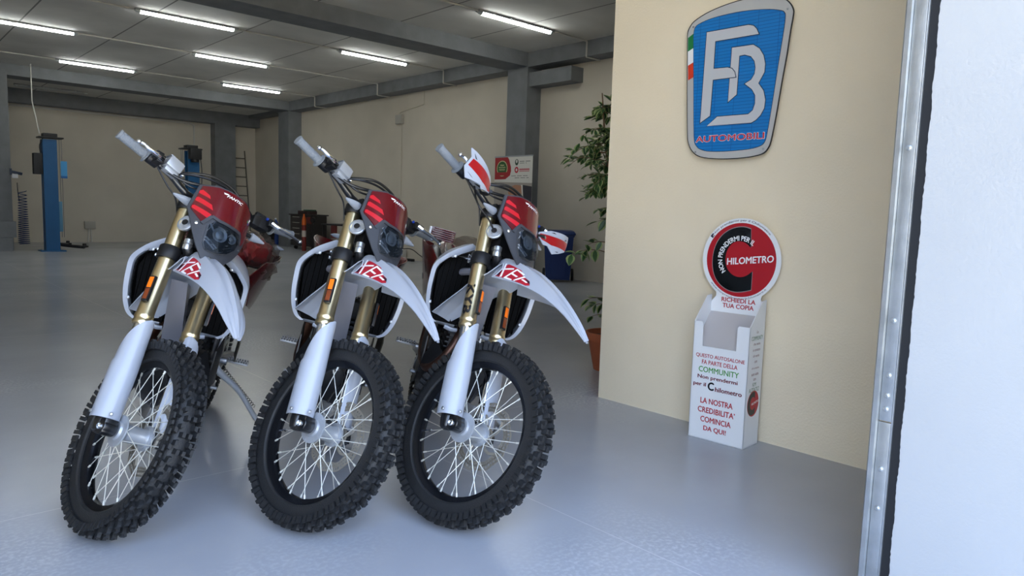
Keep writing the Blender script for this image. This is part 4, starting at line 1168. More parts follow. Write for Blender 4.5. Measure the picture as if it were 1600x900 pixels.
# ------------------------------------------------------------------ the brochure stand
def brochure_stand():
    A = Vector((3.1833, 2.0243, 0)); Bq = Vector((3.1976, 1.7191, 0)); u = (Bq - A).normalized(); W = .306; D = .158
    v = Vector((0, 0, 1)).cross(u); v = v if v.x > 0 else -v
    root = thing('brochure_stand', 'white cardboard brochure stand with round red header leaning by the cream wall', 'brochure stand', A)
    M = Matrix((( u.x, v.x, 0, 0), (u.y, v.y, 0, 0), (0, 0, 1, 0), (0, 0, 0, 1)))
    card = mat('white_card', (236, 238, 240), .6)
    def part(mb, name, m, parent=None, **k):
        return mb.build(name, m, parent or root, None if parent else M, **k)
    T = .004
    fx = lambda y0, sg: (lambda a, z, h: Vector((a, y0 + sg * h, z)))
    # local axes: a along the front, b to the wall, z up
    front = [(0, 0), (W, 0), (W, .612), (.246, .612), (.239, .604), (.238, .486), (.052, .486), (.050, .604), (.043, .612), (0, .612)]
    fo = part(MB().poly(front, fx(T, -1), T), 'front_panel', card)
    for s in (0, 1):
        x0 = 0 if s == 0 else W - T
        part(MB().poly([(0.0, 0), (D, 0), (D, .74), (.115, .735), (0.0, .612)], lambda b, z, h: Vector((x0 + h, b, z)), T), 'side_panel', card)
    back = [(0, 0), (W, 0), (W, .735), (.278, .745)]
    cx, cz, R = .153, .930, .214
    back = [(0, 0), (W, 0), (W, .70), (.275, .735)]
    a0 = math.asin((.745 - cz) / R)
    th0 = -atan2(cz - .765, .118); th1 = pi - th0
    back += [(cx + R * cos(th0 + (th1 - th0) * k / 48), cz + R * sin(th0 + (th1 - th0) * k / 48)) for k in range(49)] + [(.030, .735), (0, .70)]
    bo = part(MB().poly(back, fx(D, -1), T), 'header_panel', card)
    part(MB().span((0, 0, 0), (W, D, .004)), 'base_panel', card)
    # leaning shelf of the pocket
    sh = MB().loft([[(.006, .012, .478), (W - .006, .012, .478), (W - .006, .012, .482), (.006, .012, .482)], [(.006, D - .006, .648), (W - .006, D - .006, .648), (W - .006, D - .006, .652), (.006, D - .006, .652)]])
    part(sh, 'pocket_shelf', mat('grey_card', (190, 186, 186), .7))
    fb = lambda lift: (lambda a, z, h: Vector((a, D - T - lift - h, z)))
    red = mat('print_red', (178, 20, 36), .45); green = mat('print_green', (70, 150, 60), .45); dark = mat('print_blue_black', (34, 36, 60), .45)
    Rr = .190
    part(MB().poly([(cx + Rr * cos(2 * pi * k / 64), cz + Rr * sin(2 * pi * k / 64)) for k in range(64)], fb(.0005), .0005), 'red_disc', red, bo)
    # the big black C with its thin pale edge
    def arc_c(cx0, cz0, ro, ri, tilt, a_open, co):
        P = []
        for k in range(41):
            a = a_open + (2 * pi - 2 * a_open) * k / 40 + tilt; P.append((cx0 + ro * cos(a), cz0 + ro * sin(a)))
        for k in range(41):
            a = 2 * pi - a_open * co - (2 * pi - 2 * a_open * co) * k / 40 + tilt; P.append((cx0 + ri * cos(a) + .010, cz0 + ri * sin(a)))
        return P
    ccx = cx + .008
    def big_c(cxx, czz, k):
        out = []
        O = [(.052, .150), (.020, .158), (-.020, .155), (-.060, .140), (-.096, .112), (-.122, .072), (-.136, .020), (-.136, -.035), (-.122, -.085), (-.094, -.122), (-.055, -.146), (-.012, -.155), (.030, -.150), (.072, -.138)]
        I = [(.072, -.050), (.045, -.072), (.015, -.082), (-.018, -.078), (-.046, -.060), (-.064, -.032), (-.070, .000), (-.066, .036), (-.050, .066), (-.024, .086), (.006, .090), (.032, .082), (.058, .062)]
        o = [(p.x, p.y) for p in catmull([(a, b, 0) for a, b in O], 4)]; i = [(p.x, p.y) for p in catmull([(a, b, 0) for a, b in I], 4)]
        return [(cxx + a * k, czz + b * k) for a, b in o + i]
    part(MB().poly(big_c(cx - .008, cz, 1.09), fb(.0012), .0003), 'big_c_edge', mat('print_grey', (150, 146, 148), .45), bo)
    part(MB().poly(big_c(cx - .008, cz, 1.065), fb(.0016), .0012), 'big_c', mat('print_gloss_black', (14, 18, 20), .22, coat=.5), bo)
    fs = fb(.0030)
    def arc_text(mb, s, ccx_, ccz_, r, a_mid, span, h, bold, inside=False, fn=fs):
        vs, fcs, _ = text_flat(s, bold)
        pts = []
        for a, b, c in vs:
            if inside:
                an = a_mid + (a - .5) * span; rr = r - b * h
            else:
                an = a_mid - (a - .5) * span; rr = r + b * h
            pts.append(fn(ccx_ + rr * cos(an), ccz_ + rr * sin(an), .0004 + c))
        mb.add(pts, fcs)
    t = MB(); arc_text(t, 'NON PRENDERMI PER IL', cx - .002, cz + .002, .097, radians(134), radians(172), .026, .03)
    t.text('HILOMETRO', lambda a, b, h: fs(cx - .072 + a, cz - .030 + b + a * .12, h), 0, 0, .250, .036, bold=.035)
    part(t, 'white_lettering', M_WPRINT, bo, recalc=False)
    t = MB(); f0 = fb(.0006)
    arc_text(t, 'Non prendermi per il Chilometro', cx, cz, .195, radians(92), radians(100), .013, .01, fn=f0)
    arc_text(t, 'www.nonprendermiperilchilometro.it', cx, cz, .207, radians(268), radians(98), .013, .0, True, fn=f0)
    t.poly([(cx + .193 * cos(radians(147)), cz + .193 * sin(radians(147))), (cx + .210 * cos(radians(147)), cz + .210 * sin(radians(147))), (cx + .210 * cos(radians(142)), cz + .210 * sin(radians(142))), (cx + .193 * cos(radians(142)), cz + .193 * sin(radians(142)))], f0, .0004)
    part(t, 'rim_lettering', dark, bo, recalc=False)
    t = MB(); t.text('f', lambda a, b, h: fb(.0012)(cx + .195 * cos(radians(144.5)) - .002 + a, cz + .195 * sin(radians(144.5)) + b, h), 0, 0, .006, .012, bold=.03)
    part(t, 'rim_symbol', M_WPRINT, bo, recalc=False)
    def lines(fn, rows, mb):
        for s, x, z, w, h, b, sh_ in rows:
            mb.text(s, fn, x, z, w, h, bold=b, shear=sh_)
    def each(fn, rows, m, host):
        for r in rows:
            q = MB(); lines(fn, [r], q); part(q, 'lettering', m, host, recalc=False)
    each(f0, [('RICHIEDI LA', .062, .708, .188, .024, .03, 0), ('TUA COPIA', .070, .677, .172, .024, .03, 0)], red, bo)
    ff = lambda a, z, h: Vector((a, -.0004 - h, z))
    each(ff, [('QUESTO AUTOSALONE', .020, .425, .268, .022, .02, 0), ('FA PARTE DELLA', .056, .394, .196, .022, .02, 0), ('LA NOSTRA', .060, .190, .180, .030, .03, 0), ('CREDIBILITA\u2019', .048, .142, .206, .030, .03, 0), ('COMINCIA', .066, .093, .170, .030, .03, 0), ('DA QUI!', .086, .045, .126, .030, .03, 0)], red, fo)
    each(ff, [('COMMUNITY', .040, .352, .222, .029, .02, 0)], green, fo)
    brown = mat('print_maroon', (112, 26, 40), .45)
    each(ff, [('Non prendermi', .036, .312, .222, .026, .035, 0), ('per il', .014, .272, .072, .026, .035, 0), ('hilometro', .138, .262, .146, .024, .035, 0)], brown, fo)
    each(ff, [('C', .096, .262, .036, .044, .06, 0)], M_BPRINT, fo)
    # side facing the camera: local a = W + , running along b
    fsd = lambda b, z, h: Vector((W + .0004 + h, b, z))
    t5, t6 = MB(), MB()
    for s, z, w, h in (('La', .580, .018, .013), ('che mette', .520, .070, .013), ('in contatto', .490, .076, .013), ('chi vende', .460, .066, .013), ('con', .430, .028, .011), ('chi compra', .396, .078, .014), ('auto usate', .366, .076, .013), ('con', .340, .028, .011)):
        t5.text(s, fsd, .079 - w / 2, z, w, h)
    for s, z, w, h in (('COMMUNITY', .545, .122, .021), ('KM', .310, .036, .020), ('AUTENTICI', .282, .108, .022)):
        t6.text(s, fsd, .079 - w / 2, z, w, h)
    part(t5, 'side_lettering', brown, None, recalc=False); part(t6, 'side_lettering', mat('print_dark_green', (70, 116, 66), .45), None, recalc=False)
    part(MB().poly([(.079 + .061 * cos(2 * pi * k / 40), .222 + .066 * sin(2 * pi * k / 40)) for k in range(40)], fsd, .0004), 'side_disc', red)
    part(MB().poly(big_c(.074, .222, .38), lambda b, z, h: fsd(b, z, h + .0006), .0004), 'side_c', M_BPRINT)
    t7 = MB(); t7.text('HILOMETRO', lambda a, b, h: fsd(.060 + a, .214 + b + a * .14, h + .0012), 0, 0, .075, .012, bold=.02); part(t7, 'side_lettering', M_WPRINT, recalc=False)


brochure_stand()


# ------------------------------------------------------------------ ceiling lights and conduits
M_TUBE = mat('lamp_glow', (250, 255, 252), 0.5, emit=TUBE_STRENGTH)
M_TRAY = mat('lamp_tray_grey', (150, 152, 154), 0.5)
LIGHTS = [(2.25, 14.25, 'lit strip light cut off by the left edge of the photo', 'strip light'),
          (3.99, 11.79, 'lit strip light at the top of the photo, just left of the cross beam', ''),
          (7.38, 7.99, 'lit strip light nearest the shield sign, in front of the cross beam', ''),
          (3.98, 17.26, 'lit strip light above the left blue lift post, lowest at the left', ''),
          (5.64, 14.30, 'lit strip light in the middle of the ceiling above the second lift post', ''),
          (7.34, 11.84, 'lit strip light just below the cross beam, left of the near column', ''),
          (7.29, 17.27, 'smallest lit strip light, nearest the far right corner of the ceiling', '')]


def strip_light(x, y, z, label, lit=True):
    root = thing('strip_light', label, 'ceiling light', (x, y, z), 0, 'strip lights under the ceiling')
    L = 1.52
    tr = MB(); tr.loft([[(-L / 2, a, b) for a, b in ((-.045, 0), (.045, 0), (.05, -.030), (-.05, -.030))], [(L / 2, a, b) for a, b in ((-.045, 0), (.045, 0), (.05, -.030), (-.05, -.030))]])
    tr.build('tray', M_TRAY, root, bevel=.004)
    Lg = 1.38
    prof = [(.034 * cos(a), -.030 - .036 * sin(a)) for a in [pi * k / 12 for k in range(13)]]
    MB().loft([[(-Lg / 2, a, b) for a, b in prof], [(Lg / 2, a, b) for a, b in prof]]).build('diffuser', M_TUBE if lit else mat('lamp_off', (170, 172, 172), .4), root)
    for s in (-1, 1):
        MB().loft([[(s * Lg / 2, a, b) for a, b in prof], [(s * (Lg / 2 + .05), a * .9, -.03 + (b + .03) * .8) for a, b in prof], [(s * (Lg / 2 + .07), a * .6, -.03 + (b + .03) * .4) for a, b in prof]]).build('end_cap', mat('clear_end_cap', (190, 196, 196), .3), root)
    for k in (-.5, -.17, .17, .5):
        MB().box((k, -.052, -.028), (.03, .006, .022)).build('clip', M_CHROME, root)


for x, y, lab, _ in LIGHTS:
    strip_light(x, y, CEIL, lab)
strip_light(3.75, 20.6, 3.80, 'unlit strip light between the rear beams above the blue lift', False)

M_CONDUIT = mat('conduit_grey', (205, 203, 196), 0.5)
for i, (y, zc, x0) in enumerate(((7.99, CEIL, -3), (11.82, CEIL, -3), (14.28, CEIL, -4), (17.26, CEIL, -4))):
    c = MB().tube([(x0, y, zc - .016), (8.93, y, zc - .016), (8.935, y, zc - .03), (8.935, y, 3.70), (8.94, y, 3.695), (9.28, y, 3.695)], .014, 8)
    for k in range(9):
        c.box((x0 + .6 + k * 1.33, y, zc - .014), (.025, .04, .028))
    tag(c.build('ceiling_conduit', M_CONDUIT), ['grey conduit run along the ceiling in front of the cross beam', 'grey conduit run on the ceiling just behind the cross beam', 'grey conduit run across the middle of the ceiling', 'grey conduit run on the ceiling nearest the rear cross beam'][i], 'conduit', 'ceiling conduit runs')
c = MB().tube([(3.02, 21.785, 2.55), (3.02, 21.785, 3.36), (3.08, 21.785, 3.42), (7.40, 21.785, 3.42), (7.47, 21.785, 3.36), (7.47, 21.785, 2.4)], .022, 8, smooth=1)
tag(c.build('wall_conduit', M_CONDUIT), 'grey conduit bending over the back wall to both lift posts', 'conduit')
c = MB().tube([(9.285, 12.95, 3.7), (9.285, 12.95, 3.42), (9.285, 13.86, 3.32), (9.285, 13.86, 3.25)], .009, 6).tube([(9.285, 13.80, 3.06), (9.285, 13.80, .3)], .009, 6)
tag(c.build('wall_conduit', mat('conduit_cream', (196, 188, 170), .6)), 'thin pale conduit running down the right wall from the junction box', 'conduit')
t = thing('junction_box', 'small grey junction box high on the right wall', 'junction box', (9.3, 13.86, 3.06))
MB().box((-.035, 0, .10), (.07, .26, .20)).build('housing', mat('box_grey', (176, 172, 162), .6), t, bevel=.01); MB().box((-.074, 0, .10), (.008, .24, .18)).build('cover', mat('box_grey', (176, 172, 162), .6), t, bevel=.003)
t = thing('wall_socket', 'pale socket box low on the back wall with two pipes to the floor', 'socket', (4.73, 21.8, 0))
MB().box((0, -.04, .46), (.26, .08, .20)).build('housing', mat('box_pale', (170, 166, 156), .6), t, bevel=.01)
for dx in (-.05, .03):
    MB().cyl((dx, -.03, 0), (dx * .6, -.03, .37), .016, n=8).build('pipe', M_CONDUIT, t)


# ------------------------------------------------------------------ two-post lift at the back
M_LIFT = mat('lift_blue', (16, 84, 134), 0.45, vary=.08)
M_OIL = mat('lift_black', (24, 24, 26), 0.5)


def lift_post(x, y, label, inward, motor):
    t = thing('lift_post', label, 'car lift', (x, y, 0), 0, 'posts of the blue two-post lift')
    p = MB(); s = inward
    prof = [(-.13, -.13), (.13, -.13), (.13, -.06), (.115, -.06), (.115, -.11), (-.115, -.11), (-.115, .11), (.115, .11), (.115, .06), (.13, .06), (.13, .13), (-.13, .13)]
    p.loft([[(s * a, b, z) for a, b in prof] for z in (.02, 2.38)]); p.build('column', M_LIFT, t)
    MB().box((0, 0, .012), (.46, .42, .024)).build('base_plate', M_LIFT, t, bevel=.004)
    MB().box((s * .03, 0, 2.42), (.46, .32, .03)).box((s * .02, 0, 2.47), (.26, .24, .08)).build('top_cap', M_OIL, t, bevel=.01)
    MB().box((s * .17, 0, .75), (.07, .16, .65)).build('carriage', mat('lift_pale_blue', (84, 132, 160), .5), t, bevel=.01)
    for k, (dy, l) in enumerate(((-.12, .34), (.14, .26))):
        a = MB(); a.tube([(s * .16, dy, .14), (s * (.16 + l * .5), dy * 2.5, .12), (s * (.16 + l), dy * 4.5, .11)], .040, 8, flat=.7); a.build('lift_arm', M_OIL, t)
        MB().lathe([(.07, 0), (.075, .01), (.075, .03), (.04, .035), (.035, .08), (.001, .08)], (s * (.16 + l), dy * 4.5, .11), (0, 0, 1), 16).build('lift_pad', M_OIL, t)
    for dx in (.20, .24):
        MB().tube([(s * dx, .02, 2.4), (s * dx, .02, .3)], .006, 6).build('cable', mat('cable_grey', (120, 122, 122), .5), t)
    if motor:
        MB().box((-s * .0, -.22, 2.30), (.26, .18, .26)).cyl((0, -.22, 2.10), (0, -.22, 2.40), .09).build('motor', M_OIL, t, bevel=.01)
        MB().tube([(-s * .16, -.10, 2.3), (-s * .19, -.12, 1.8), (-s * .15, -.12, 1.2), (-s * .18, -.1, .9)], .010, 6, smooth=4).build('hose', M_OIL, t)
    else:
        MB().box((-.215, -.02, 1.86), (.16, .20, .44)).build('control_box', M_OIL, t, bevel=.01)
        MB().box((s * .26, -.05, 1.76), (.12, .01, .36)).build('label_plate', mat('label_blue', (66, 150, 206), .5), t)
        MB().box((s * .26, -.06, 1.60), (.12, .012, .05)).build('label_strip', mat('label_blue_deep', (24, 100, 170), .5), t)
        MB().tube([(-.15, 0, 2.08), (-.16, .0, 2.25), (-.10, .0, 2.40)], .012, 6, smooth=3).build('hose', M_OIL, t)


lift_post(3.20, 18.10, 'blue lift post on the left with a black control box and pale label', 1, False)
lift_post(6.15, 18.10, 'blue lift post with black motor on top seen behind the left handlebar', -1, True)
tag(MB().tube([(2.98, 18.4, CEIL), (2.98, 18.4, 3.2), (3.06, 18.2, 2.5)], .012, 6).build('supply_cable', M_CONDUIT), 'thin supply cable hanging from the ceiling to the left lift post', 'cable')

# coiled air hose and reel on the left column
t = thing('air_hose', 'coiled blue air hose hanging on the left grey column', 'hose', (2.68, 18.55, 0))
pts = []
for k in range(640):
    a = k * .22; z = 1.28 - (k / 640) ** .8 * 1.15; r = .075 + .03 * (k / 640)
    pts.append((.08 + r * cos(a), -.02 + r * .7 * sin(a), z))
MB().tube(pts, .009, 5).build('coil', mat('hose_blue', (26, 50, 96), .4), t)
MB().tube([(.0, 0, 1.45), (-.0, -.02, 1.3), (.02, -.02, 1.05)], .008, 6, smooth=3).build('drop', M_OIL, t)
t = thing('air_gun', 'white and dark blow gun hung on the left grey column', 'air gun', (2.60, 18.68, 1.60))
MB().box((.10, 0, .06), (.20, .05, .06), Matrix.Rotation(radians(12), 3, 'Y')).box((-.01, -.02, .08), (.04, .05, .14)).build('body', mat('gun_blue', (40, 56, 78), .4), t, bevel=.012)
MB().box((.06, -.03, -.01), (.11, .06, .09)).build('cup', M_WPRINT, t, bevel=.015)
t = thing('switch_box', 'white switch box on the left grey column', 'switch', (2.24, 18.70, 1.02))
MB().box((0, -.03, .04), (.14, .06, .13)).build('housing', M_WPRINT, t, bevel=.008); MB().box((0, -.064, .04), (.08, .008, .07)).build('rocker', mat('box_pale', (170, 166, 156), .6), t)


# ladder at the far corner
t = thing('step_ladder', 'folded metal ladder leaning in the far corner behind the headlight mask', 'ladder', (8.76, 21.40, 0))
for s in (-1, 1):
    MB().tube([(s * .18, -.10, 0), (s * .17, .32, 2.75)], .028, 8, flat=.6).build('rail', mat('ladder_metal', (110, 106, 96), .4, metal=.6), t)
for k in range(9):
    MB().tube([(-.18, -.05 + k * .043, .28 + k * .28), (.18, -.05 + k * .043, .28 + k * .28)], .016, 8).build('rung', mat('ladder_metal', (110, 106, 96), .4, metal=.6), t)


# workshop trolley and table by the right wall
def trolley():
    t = thing('tool_trolley', 'dark tool trolley loaded with tools against the right wall', 'tool trolley', (8.85, 17.4, 0))
    dk = mat('trolley_dark', (34, 30, 30), .45)
    b = MB(); b.span((-.22, -.55, .10), (.22, .62, .90)); b.build('cabinet', dk, t, bevel=.012)
    for k in range(5):
        d = MB().span((-.235, -.10, .16 + k * .145), (-.22, .58, .285 + k * .145)); do = d.build('drawer', mat('trolley_drawer', (48, 42, 42), .4), t, bevel=.004)
        MB().span((-.25, .04, .265 + k * .145), (-.235, .44, .278 + k * .145)).build('drawer_handle', M_CHROME, do)
    MB().span((-.25, -.60, .90), (.25, .66, .93)).build('worktop', dk, t, bevel=.006)
    MB().span((-.25, -.58, .70), (-.22, -.14, .86)).build('panel', mat('trolley_red', (96, 28, 24), .45), t)
    for y in (-.45, .5):
        MB().cyl((-.12, y - .02, .05), (-.12, y + .02, .05), .05).build('castor', M_RUBBER, t); MB().cyl((.12, y - .02, .05), (.12, y + .02, .05), .05).build('castor', M_RUBBER, t)
    MB().tube([(-.1, -.60, .91), (-.1, -.66, .90), (-.1, -.72, .86)], .014, 8, smooth=3).build('push_handle', M_OIL, t)
    t = thing('fire_extinguisher', 'slim orange and red canister standing by the tool trolley', 'canister', (8.50, 16.98, 0))
    MB().lathe([(.05, 0), (.055, .01), (.055, .62), (.03, .70), (.03, .72)], (0, 0, 0), (0, 0, 1), 18).build('body', mat('canister_red', (120, 34, 24), .4), t)
    MB().lathe([(.056, .66), (.05, .80), (.02, .90), (.02, .94)], (0, 0, 0), (0, 0, 1), 18).build('top', mat('canister_orange', (214, 96, 20), .4), t)
    MB().lathe([(.0556, .36), (.0556, .52)], (0, 0, 0), (0, 0, 1), 18).build('label_band', mat('canister_label', (190, 180, 170), .5), t)
    t = thing('tool_case', 'small green and black tool case on top of the trolley', 'tool case', (8.85, 17.5, .93))
    MB().span((-.14, -.28, 0), (.14, .26, .09)).build('case', mat('case_dark', (50, 28, 28), .5), t, bevel=.01); MB().span((-.12, -.28, .09), (.12, -.02, .12)).build('lid', mat('case_green', (34, 84, 60), .5), t, bevel=.008)
    t = thing('pressure_gauge', 'round white-faced gauge at the end of the trolley', 'gauge', (8.50, 16.52, .80))
    MB().lathe([(.07, .02), (.075, 0), (.075, -.04), (.001, -.04)], (0, 0, 0), (-1, -.3, 0), 24).build('case', M_OIL, t); MB().lathe([(.058, .012), (.001, .013)], (0, 0, 0), (-1, -.3, 0), 24, cap=False).build('dial', M_WPRINT, t)
    MB().tube([(.02, 0, -.02), (.10, .15, -.1), (.16, .3, -.05)], .012, 6, smooth=3).build('hose', M_OIL, t)
    t = thing('work_table', 'low black work table beyond the middle motorcycle', 'table', (8.75, 15.3, 0))
    MB().span((-.35, -.6, .70), (.35, .6, .735)).build('table_top', M_OIL, t, bevel=.004)
    for sx in (-.31, .31):
        for sy in (-.55, .55):
            MB().span((sx - .02, sy - .02, 0), (sx + .02, sy + .02, .70)).build('leg', M_OIL, t)
    MB().span((-.33, -.1, .40), (-.30, .15, .70)).build('drawer_box', mat('trolley_red', (96, 28, 24), .45), t)
    t = thing('storage_bin', 'black bin on the floor beside the middle column', 'bin', (8.75, 19.75, 0))
    MB().lathe([(.16, 0), (.19, .02), (.22, .58), (.23, .60), (.21, .60), (.18, .03)], (0, 0, 0), (0, 0, 1), 24).build('body', M_OIL, t)
    t = thing('jug', 'blue and white plastic jug standing behind the black bin', 'jug', (9.10, 19.95, 0))
    MB().lathe([(.08, 0), (.085, .02), (.085, .62), (.03, .70), (.03, .74)], (0, 0, 0), (0, 0, 1), 18).build('body', mat('jug_blue', (40, 80, 160), .4), t); MB().lathe([(.032, .73), (.032, .77), (.001, .77)], (0, 0, 0), (0, 0, 1), 14).build('cap', M_WPRINT, t)


trolley()

# socket strip with its lead on the floor by the right wall
t = thing('socket_strip', 'black socket strip with a looped lead on the floor by the right wall', 'socket strip', (9.05, 13.35, 0))
MB().span((-.04, -.42, 0), (.04, .32, .055)).build('strip', M_BLACK, t, bevel=.008)
MB().tube([(0, .32, .03), (.02, .45, .05), (.1, .35, .20), (.14, -.1, .26), (.12, -.5, .14), (.10, -.9, .03), (.12, -1.5, .02)], .010, 6, smooth=5).build('lead', M_BLACK, t)
t = thing('wall_charger', 'small white box standing on the floor against the right wall', 'box', (9.16, 13.62, 0))
MB().span((-.12, -.10, 0), (.12, .12, .22)).build('housing', mat('off_white_box', (206, 204, 196), .5), t, bevel=.012); MB().span((-.126, -.06, .08), (-.12, .08, .16)).build('panel', mat('box_grey', (176, 172, 162), .6), t)


# roll-up banner in front of the near column
def banner():
    X, y0, y1, z1 = 8.75, 9.955, 8.965, 2.13
    t = thing('roll_up_banner', 'white and red roll-up banner with round badge in front of the near column', 'banner', (X, 9.46, 0))
    off = Matrix.Translation((-X, -9.46, 0)); fn = lambda l: (lambda y, z, h: Vector((X - l - h, y, z)))
    def part(mb, n, m, **k):
        return mb.build(n, m, t, off, **k)
    paper = mat('banner_white', (224, 222, 214), .55)
    part(MB().poly([(y1, .06), (y0, .06), (y0, z1), (y1, z1)], fn(0), .003), 'sheet', paper)
    part(MB().span((X - .06, y1 - .03, 0), (X + .10, y0 + .03, .07)), 'base_cassette', M_ALU, bevel=.01)
    part(MB().span((X - .006, y1 - .005, z1 - .005), (X + .010, y0 + .005, z1 + .018)), 'top_rail', M_ALU)
    part(MB().cyl((X + .02, 9.46, .06), (X + .012, 9.46, z1), .008), 'support_pole', M_ALU)
    q = [(9.95, 2.126), (9.610, 2.126), (9.575, 2.09), (9.520, 1.95), (9.512, 1.88), (9.54, 1.80), (9.66, 1.735), (9.95, 1.732)]
    part(MB().poly(q, fn(.0032), .0008), 'red_field', mat('banner_red', (166, 28, 36), .5))
    ov = lambda a, b, c=(9.752, 1.928): [(c[0] + a * cos(2 * pi * k / 40), c[1] + b * sin(2 * pi * k / 40)) for k in range(40)]
    part(MB().poly(ov(.145, .141), fn(.0042), .0008), 'badge_ring', mat('badge_cream', (206, 200, 150), .5))
    part(MB().poly(ov(.128, .124), fn(.0052), .0008), 'badge', mat('badge_green', (46, 96, 44), .5))
    part(MB().poly([(9.90, 1.86), (9.60, 1.86), (9.635, 1.825), (9.62, 1.80), (9.88, 1.80), (9.865, 1.825)], fn(.0062), .0008), 'badge_ribbon', mat('banner_red', (166, 28, 36), .5))
    b = MB()
    for k, (z, w) in enumerate(((1.985, .10), (1.945, .17), (1.905, .15))):
        pts = [(9.752 + w / 2 - w * i / 12, z + .012 * sin(i * 1.9)) for i in range(13)]
        b.tube([(X - .0066, y, zz) for y, zz in pts], .006, 4)
    part(b, 'badge_script', mat('badge_cream', (206, 200, 150), .5))
    part(MB().poly([(9.40 + .045 * cos(2 * pi * k / 24) - .03, 2.03 + .055 * sin(2 * pi * k / 24)) for k in range(24)], fn(.0032), .0006), 'logo_green', mat('logo_green', (44, 70, 50), .5))
    part(MB().poly([(9.37 + .02 * cos(2 * pi * k / 24), 2.045 + .03 * sin(2 * pi * k / 24)) for k in range(24)], fn(.0042), .0006), 'logo_gap', paper)
    part(MB().poly([(9.37 + .05 * cos(2 * pi * k / 24), 1.895 + .055 * sin(2 * pi * k / 24)) for k in range(24)], fn(.0032), .0006), 'logo_red', mat('logo_red', (190, 40, 56), .5))
    part(MB().poly([(9.37 + .022 * cos(2 * pi * k / 24), 1.895 + .026 * sin(2 * pi * k / 24)) for k in range(24)], fn(.0042), .0006), 'logo_gap', paper)
    tt = MB()
    for y, z, w, h in ((9.29, 2.035, .27, .012), (9.29, 2.005, .18, .010), (9.50, 1.785, .46, .010), (9.41, 1.750, .37, .010)):       # lines too small to read
        for k in range(int(w / .03)):
            if k % 5 != 4:
                tt.poly([(y - k * .03, z), (y - k * .03 - .024, z), (y - k * .03 - .024, z + h), (y - k * .03, z + h)], fn(.0032), .0004)
    part(tt, 'small_lines', mat('print_grey_dark', (70, 70, 70), .5))
    part(MB().poly([(9.30, 1.915), (9.04, 1.915), (9.04, 1.885), (9.30, 1.885)], fn(.0032), .0004).poly([(9.30, 1.875), (9.04, 1.875), (9.04, 1.862), (9.30, 1.862)], fn(.0032), .0004), 'red_lines', mat('logo_pink', (196, 110, 116), .5))
    part(MB().poly([(y1, .06), (y0, .06), (y0, 1.69), (y1, 1.66)], fn(.0032), .0006), 'photo_background', mat('banner_photo_grey', (166, 158, 150), .55))
    part(MB().poly([(9.55, 1.44), (9.575, 1.50), (9.54, 1.57), (9.47, 1.61), (9.40, 1.63), (9.30, 1.625), (9.21, 1.61), (9.21, 1.47), (9.30, 1.44), (9.38, 1.40), (9.47, 1.40)], fn(.0042), .0006), 'photo_hand', mat('banner_skin', (176, 128, 100), .6))
    part(MB().poly([(9.235, 1.63), (9.20, 1.63), (9.18, 1.42), (9.215, 1.45)], fn(.0052), .0006), 'photo_cuff', paper)
    part(MB().poly([(9.205, 1.63), (y1, 1.60), (y1, 1.20), (9.17, 1.40)], fn(.0044), .0006), 'photo_sleeve', mat('banner_sleeve', (44, 42, 52), .6))


banner()


# blue wheelie bin
def wheelie_bin():
    t = thing('wheelie_bin', 'dark blue wheelie bin against the right wall behind the hand guard', 'bin', (8.80, 8.32, 0), radians(-47))
    bl = mat('bin_blue', (16, 46, 104), .4)
    b = MB(); b.loft([[(-a, -c, z), (a, -c, z), (a, d, z), (-a, d, z)] for z, a, c, d in ((.04, .20, .20, .18), (.10, .205, .21, .19), (.76, .245, .27, .24), (.765, .26, .29, .25), (.79, .26, .29, .25))])
    for x in (-.12, .12):
        b.box((x, -.235, .44), (.02, .015, .60), Matrix.Rotation(radians(5), 3, 'X'))
    b.build('body', bl, t, bevel=.012)
    l = MB(); l.loft([[(-a, -c, z), (a, -c, z), (a, d, z), (-a, d, z)] for z, a, c, d in ((.792, .275, .305, .27), (.82, .28, .31, .27), (.855, .25, .27, .25), (.87, .20, .22, .22))]); l.build('lid', bl, t, bevel=.01)
    MB().tube([(-.24, .27, .80), (-.24, .33, .82), (.24, .33, .82), (.24, .27, .80)], .014, 8).build('handle', bl, t)
    for s in (-1, 1):
        MB().lathe([(.10, -.022), (.105, -.01), (.105, .012), (.09, .022), (.03, .022)], (s * .245, .16, .105), (s, 0, 0), 24).build('wheel', M_RUBBER, t)


wheelie_bin()


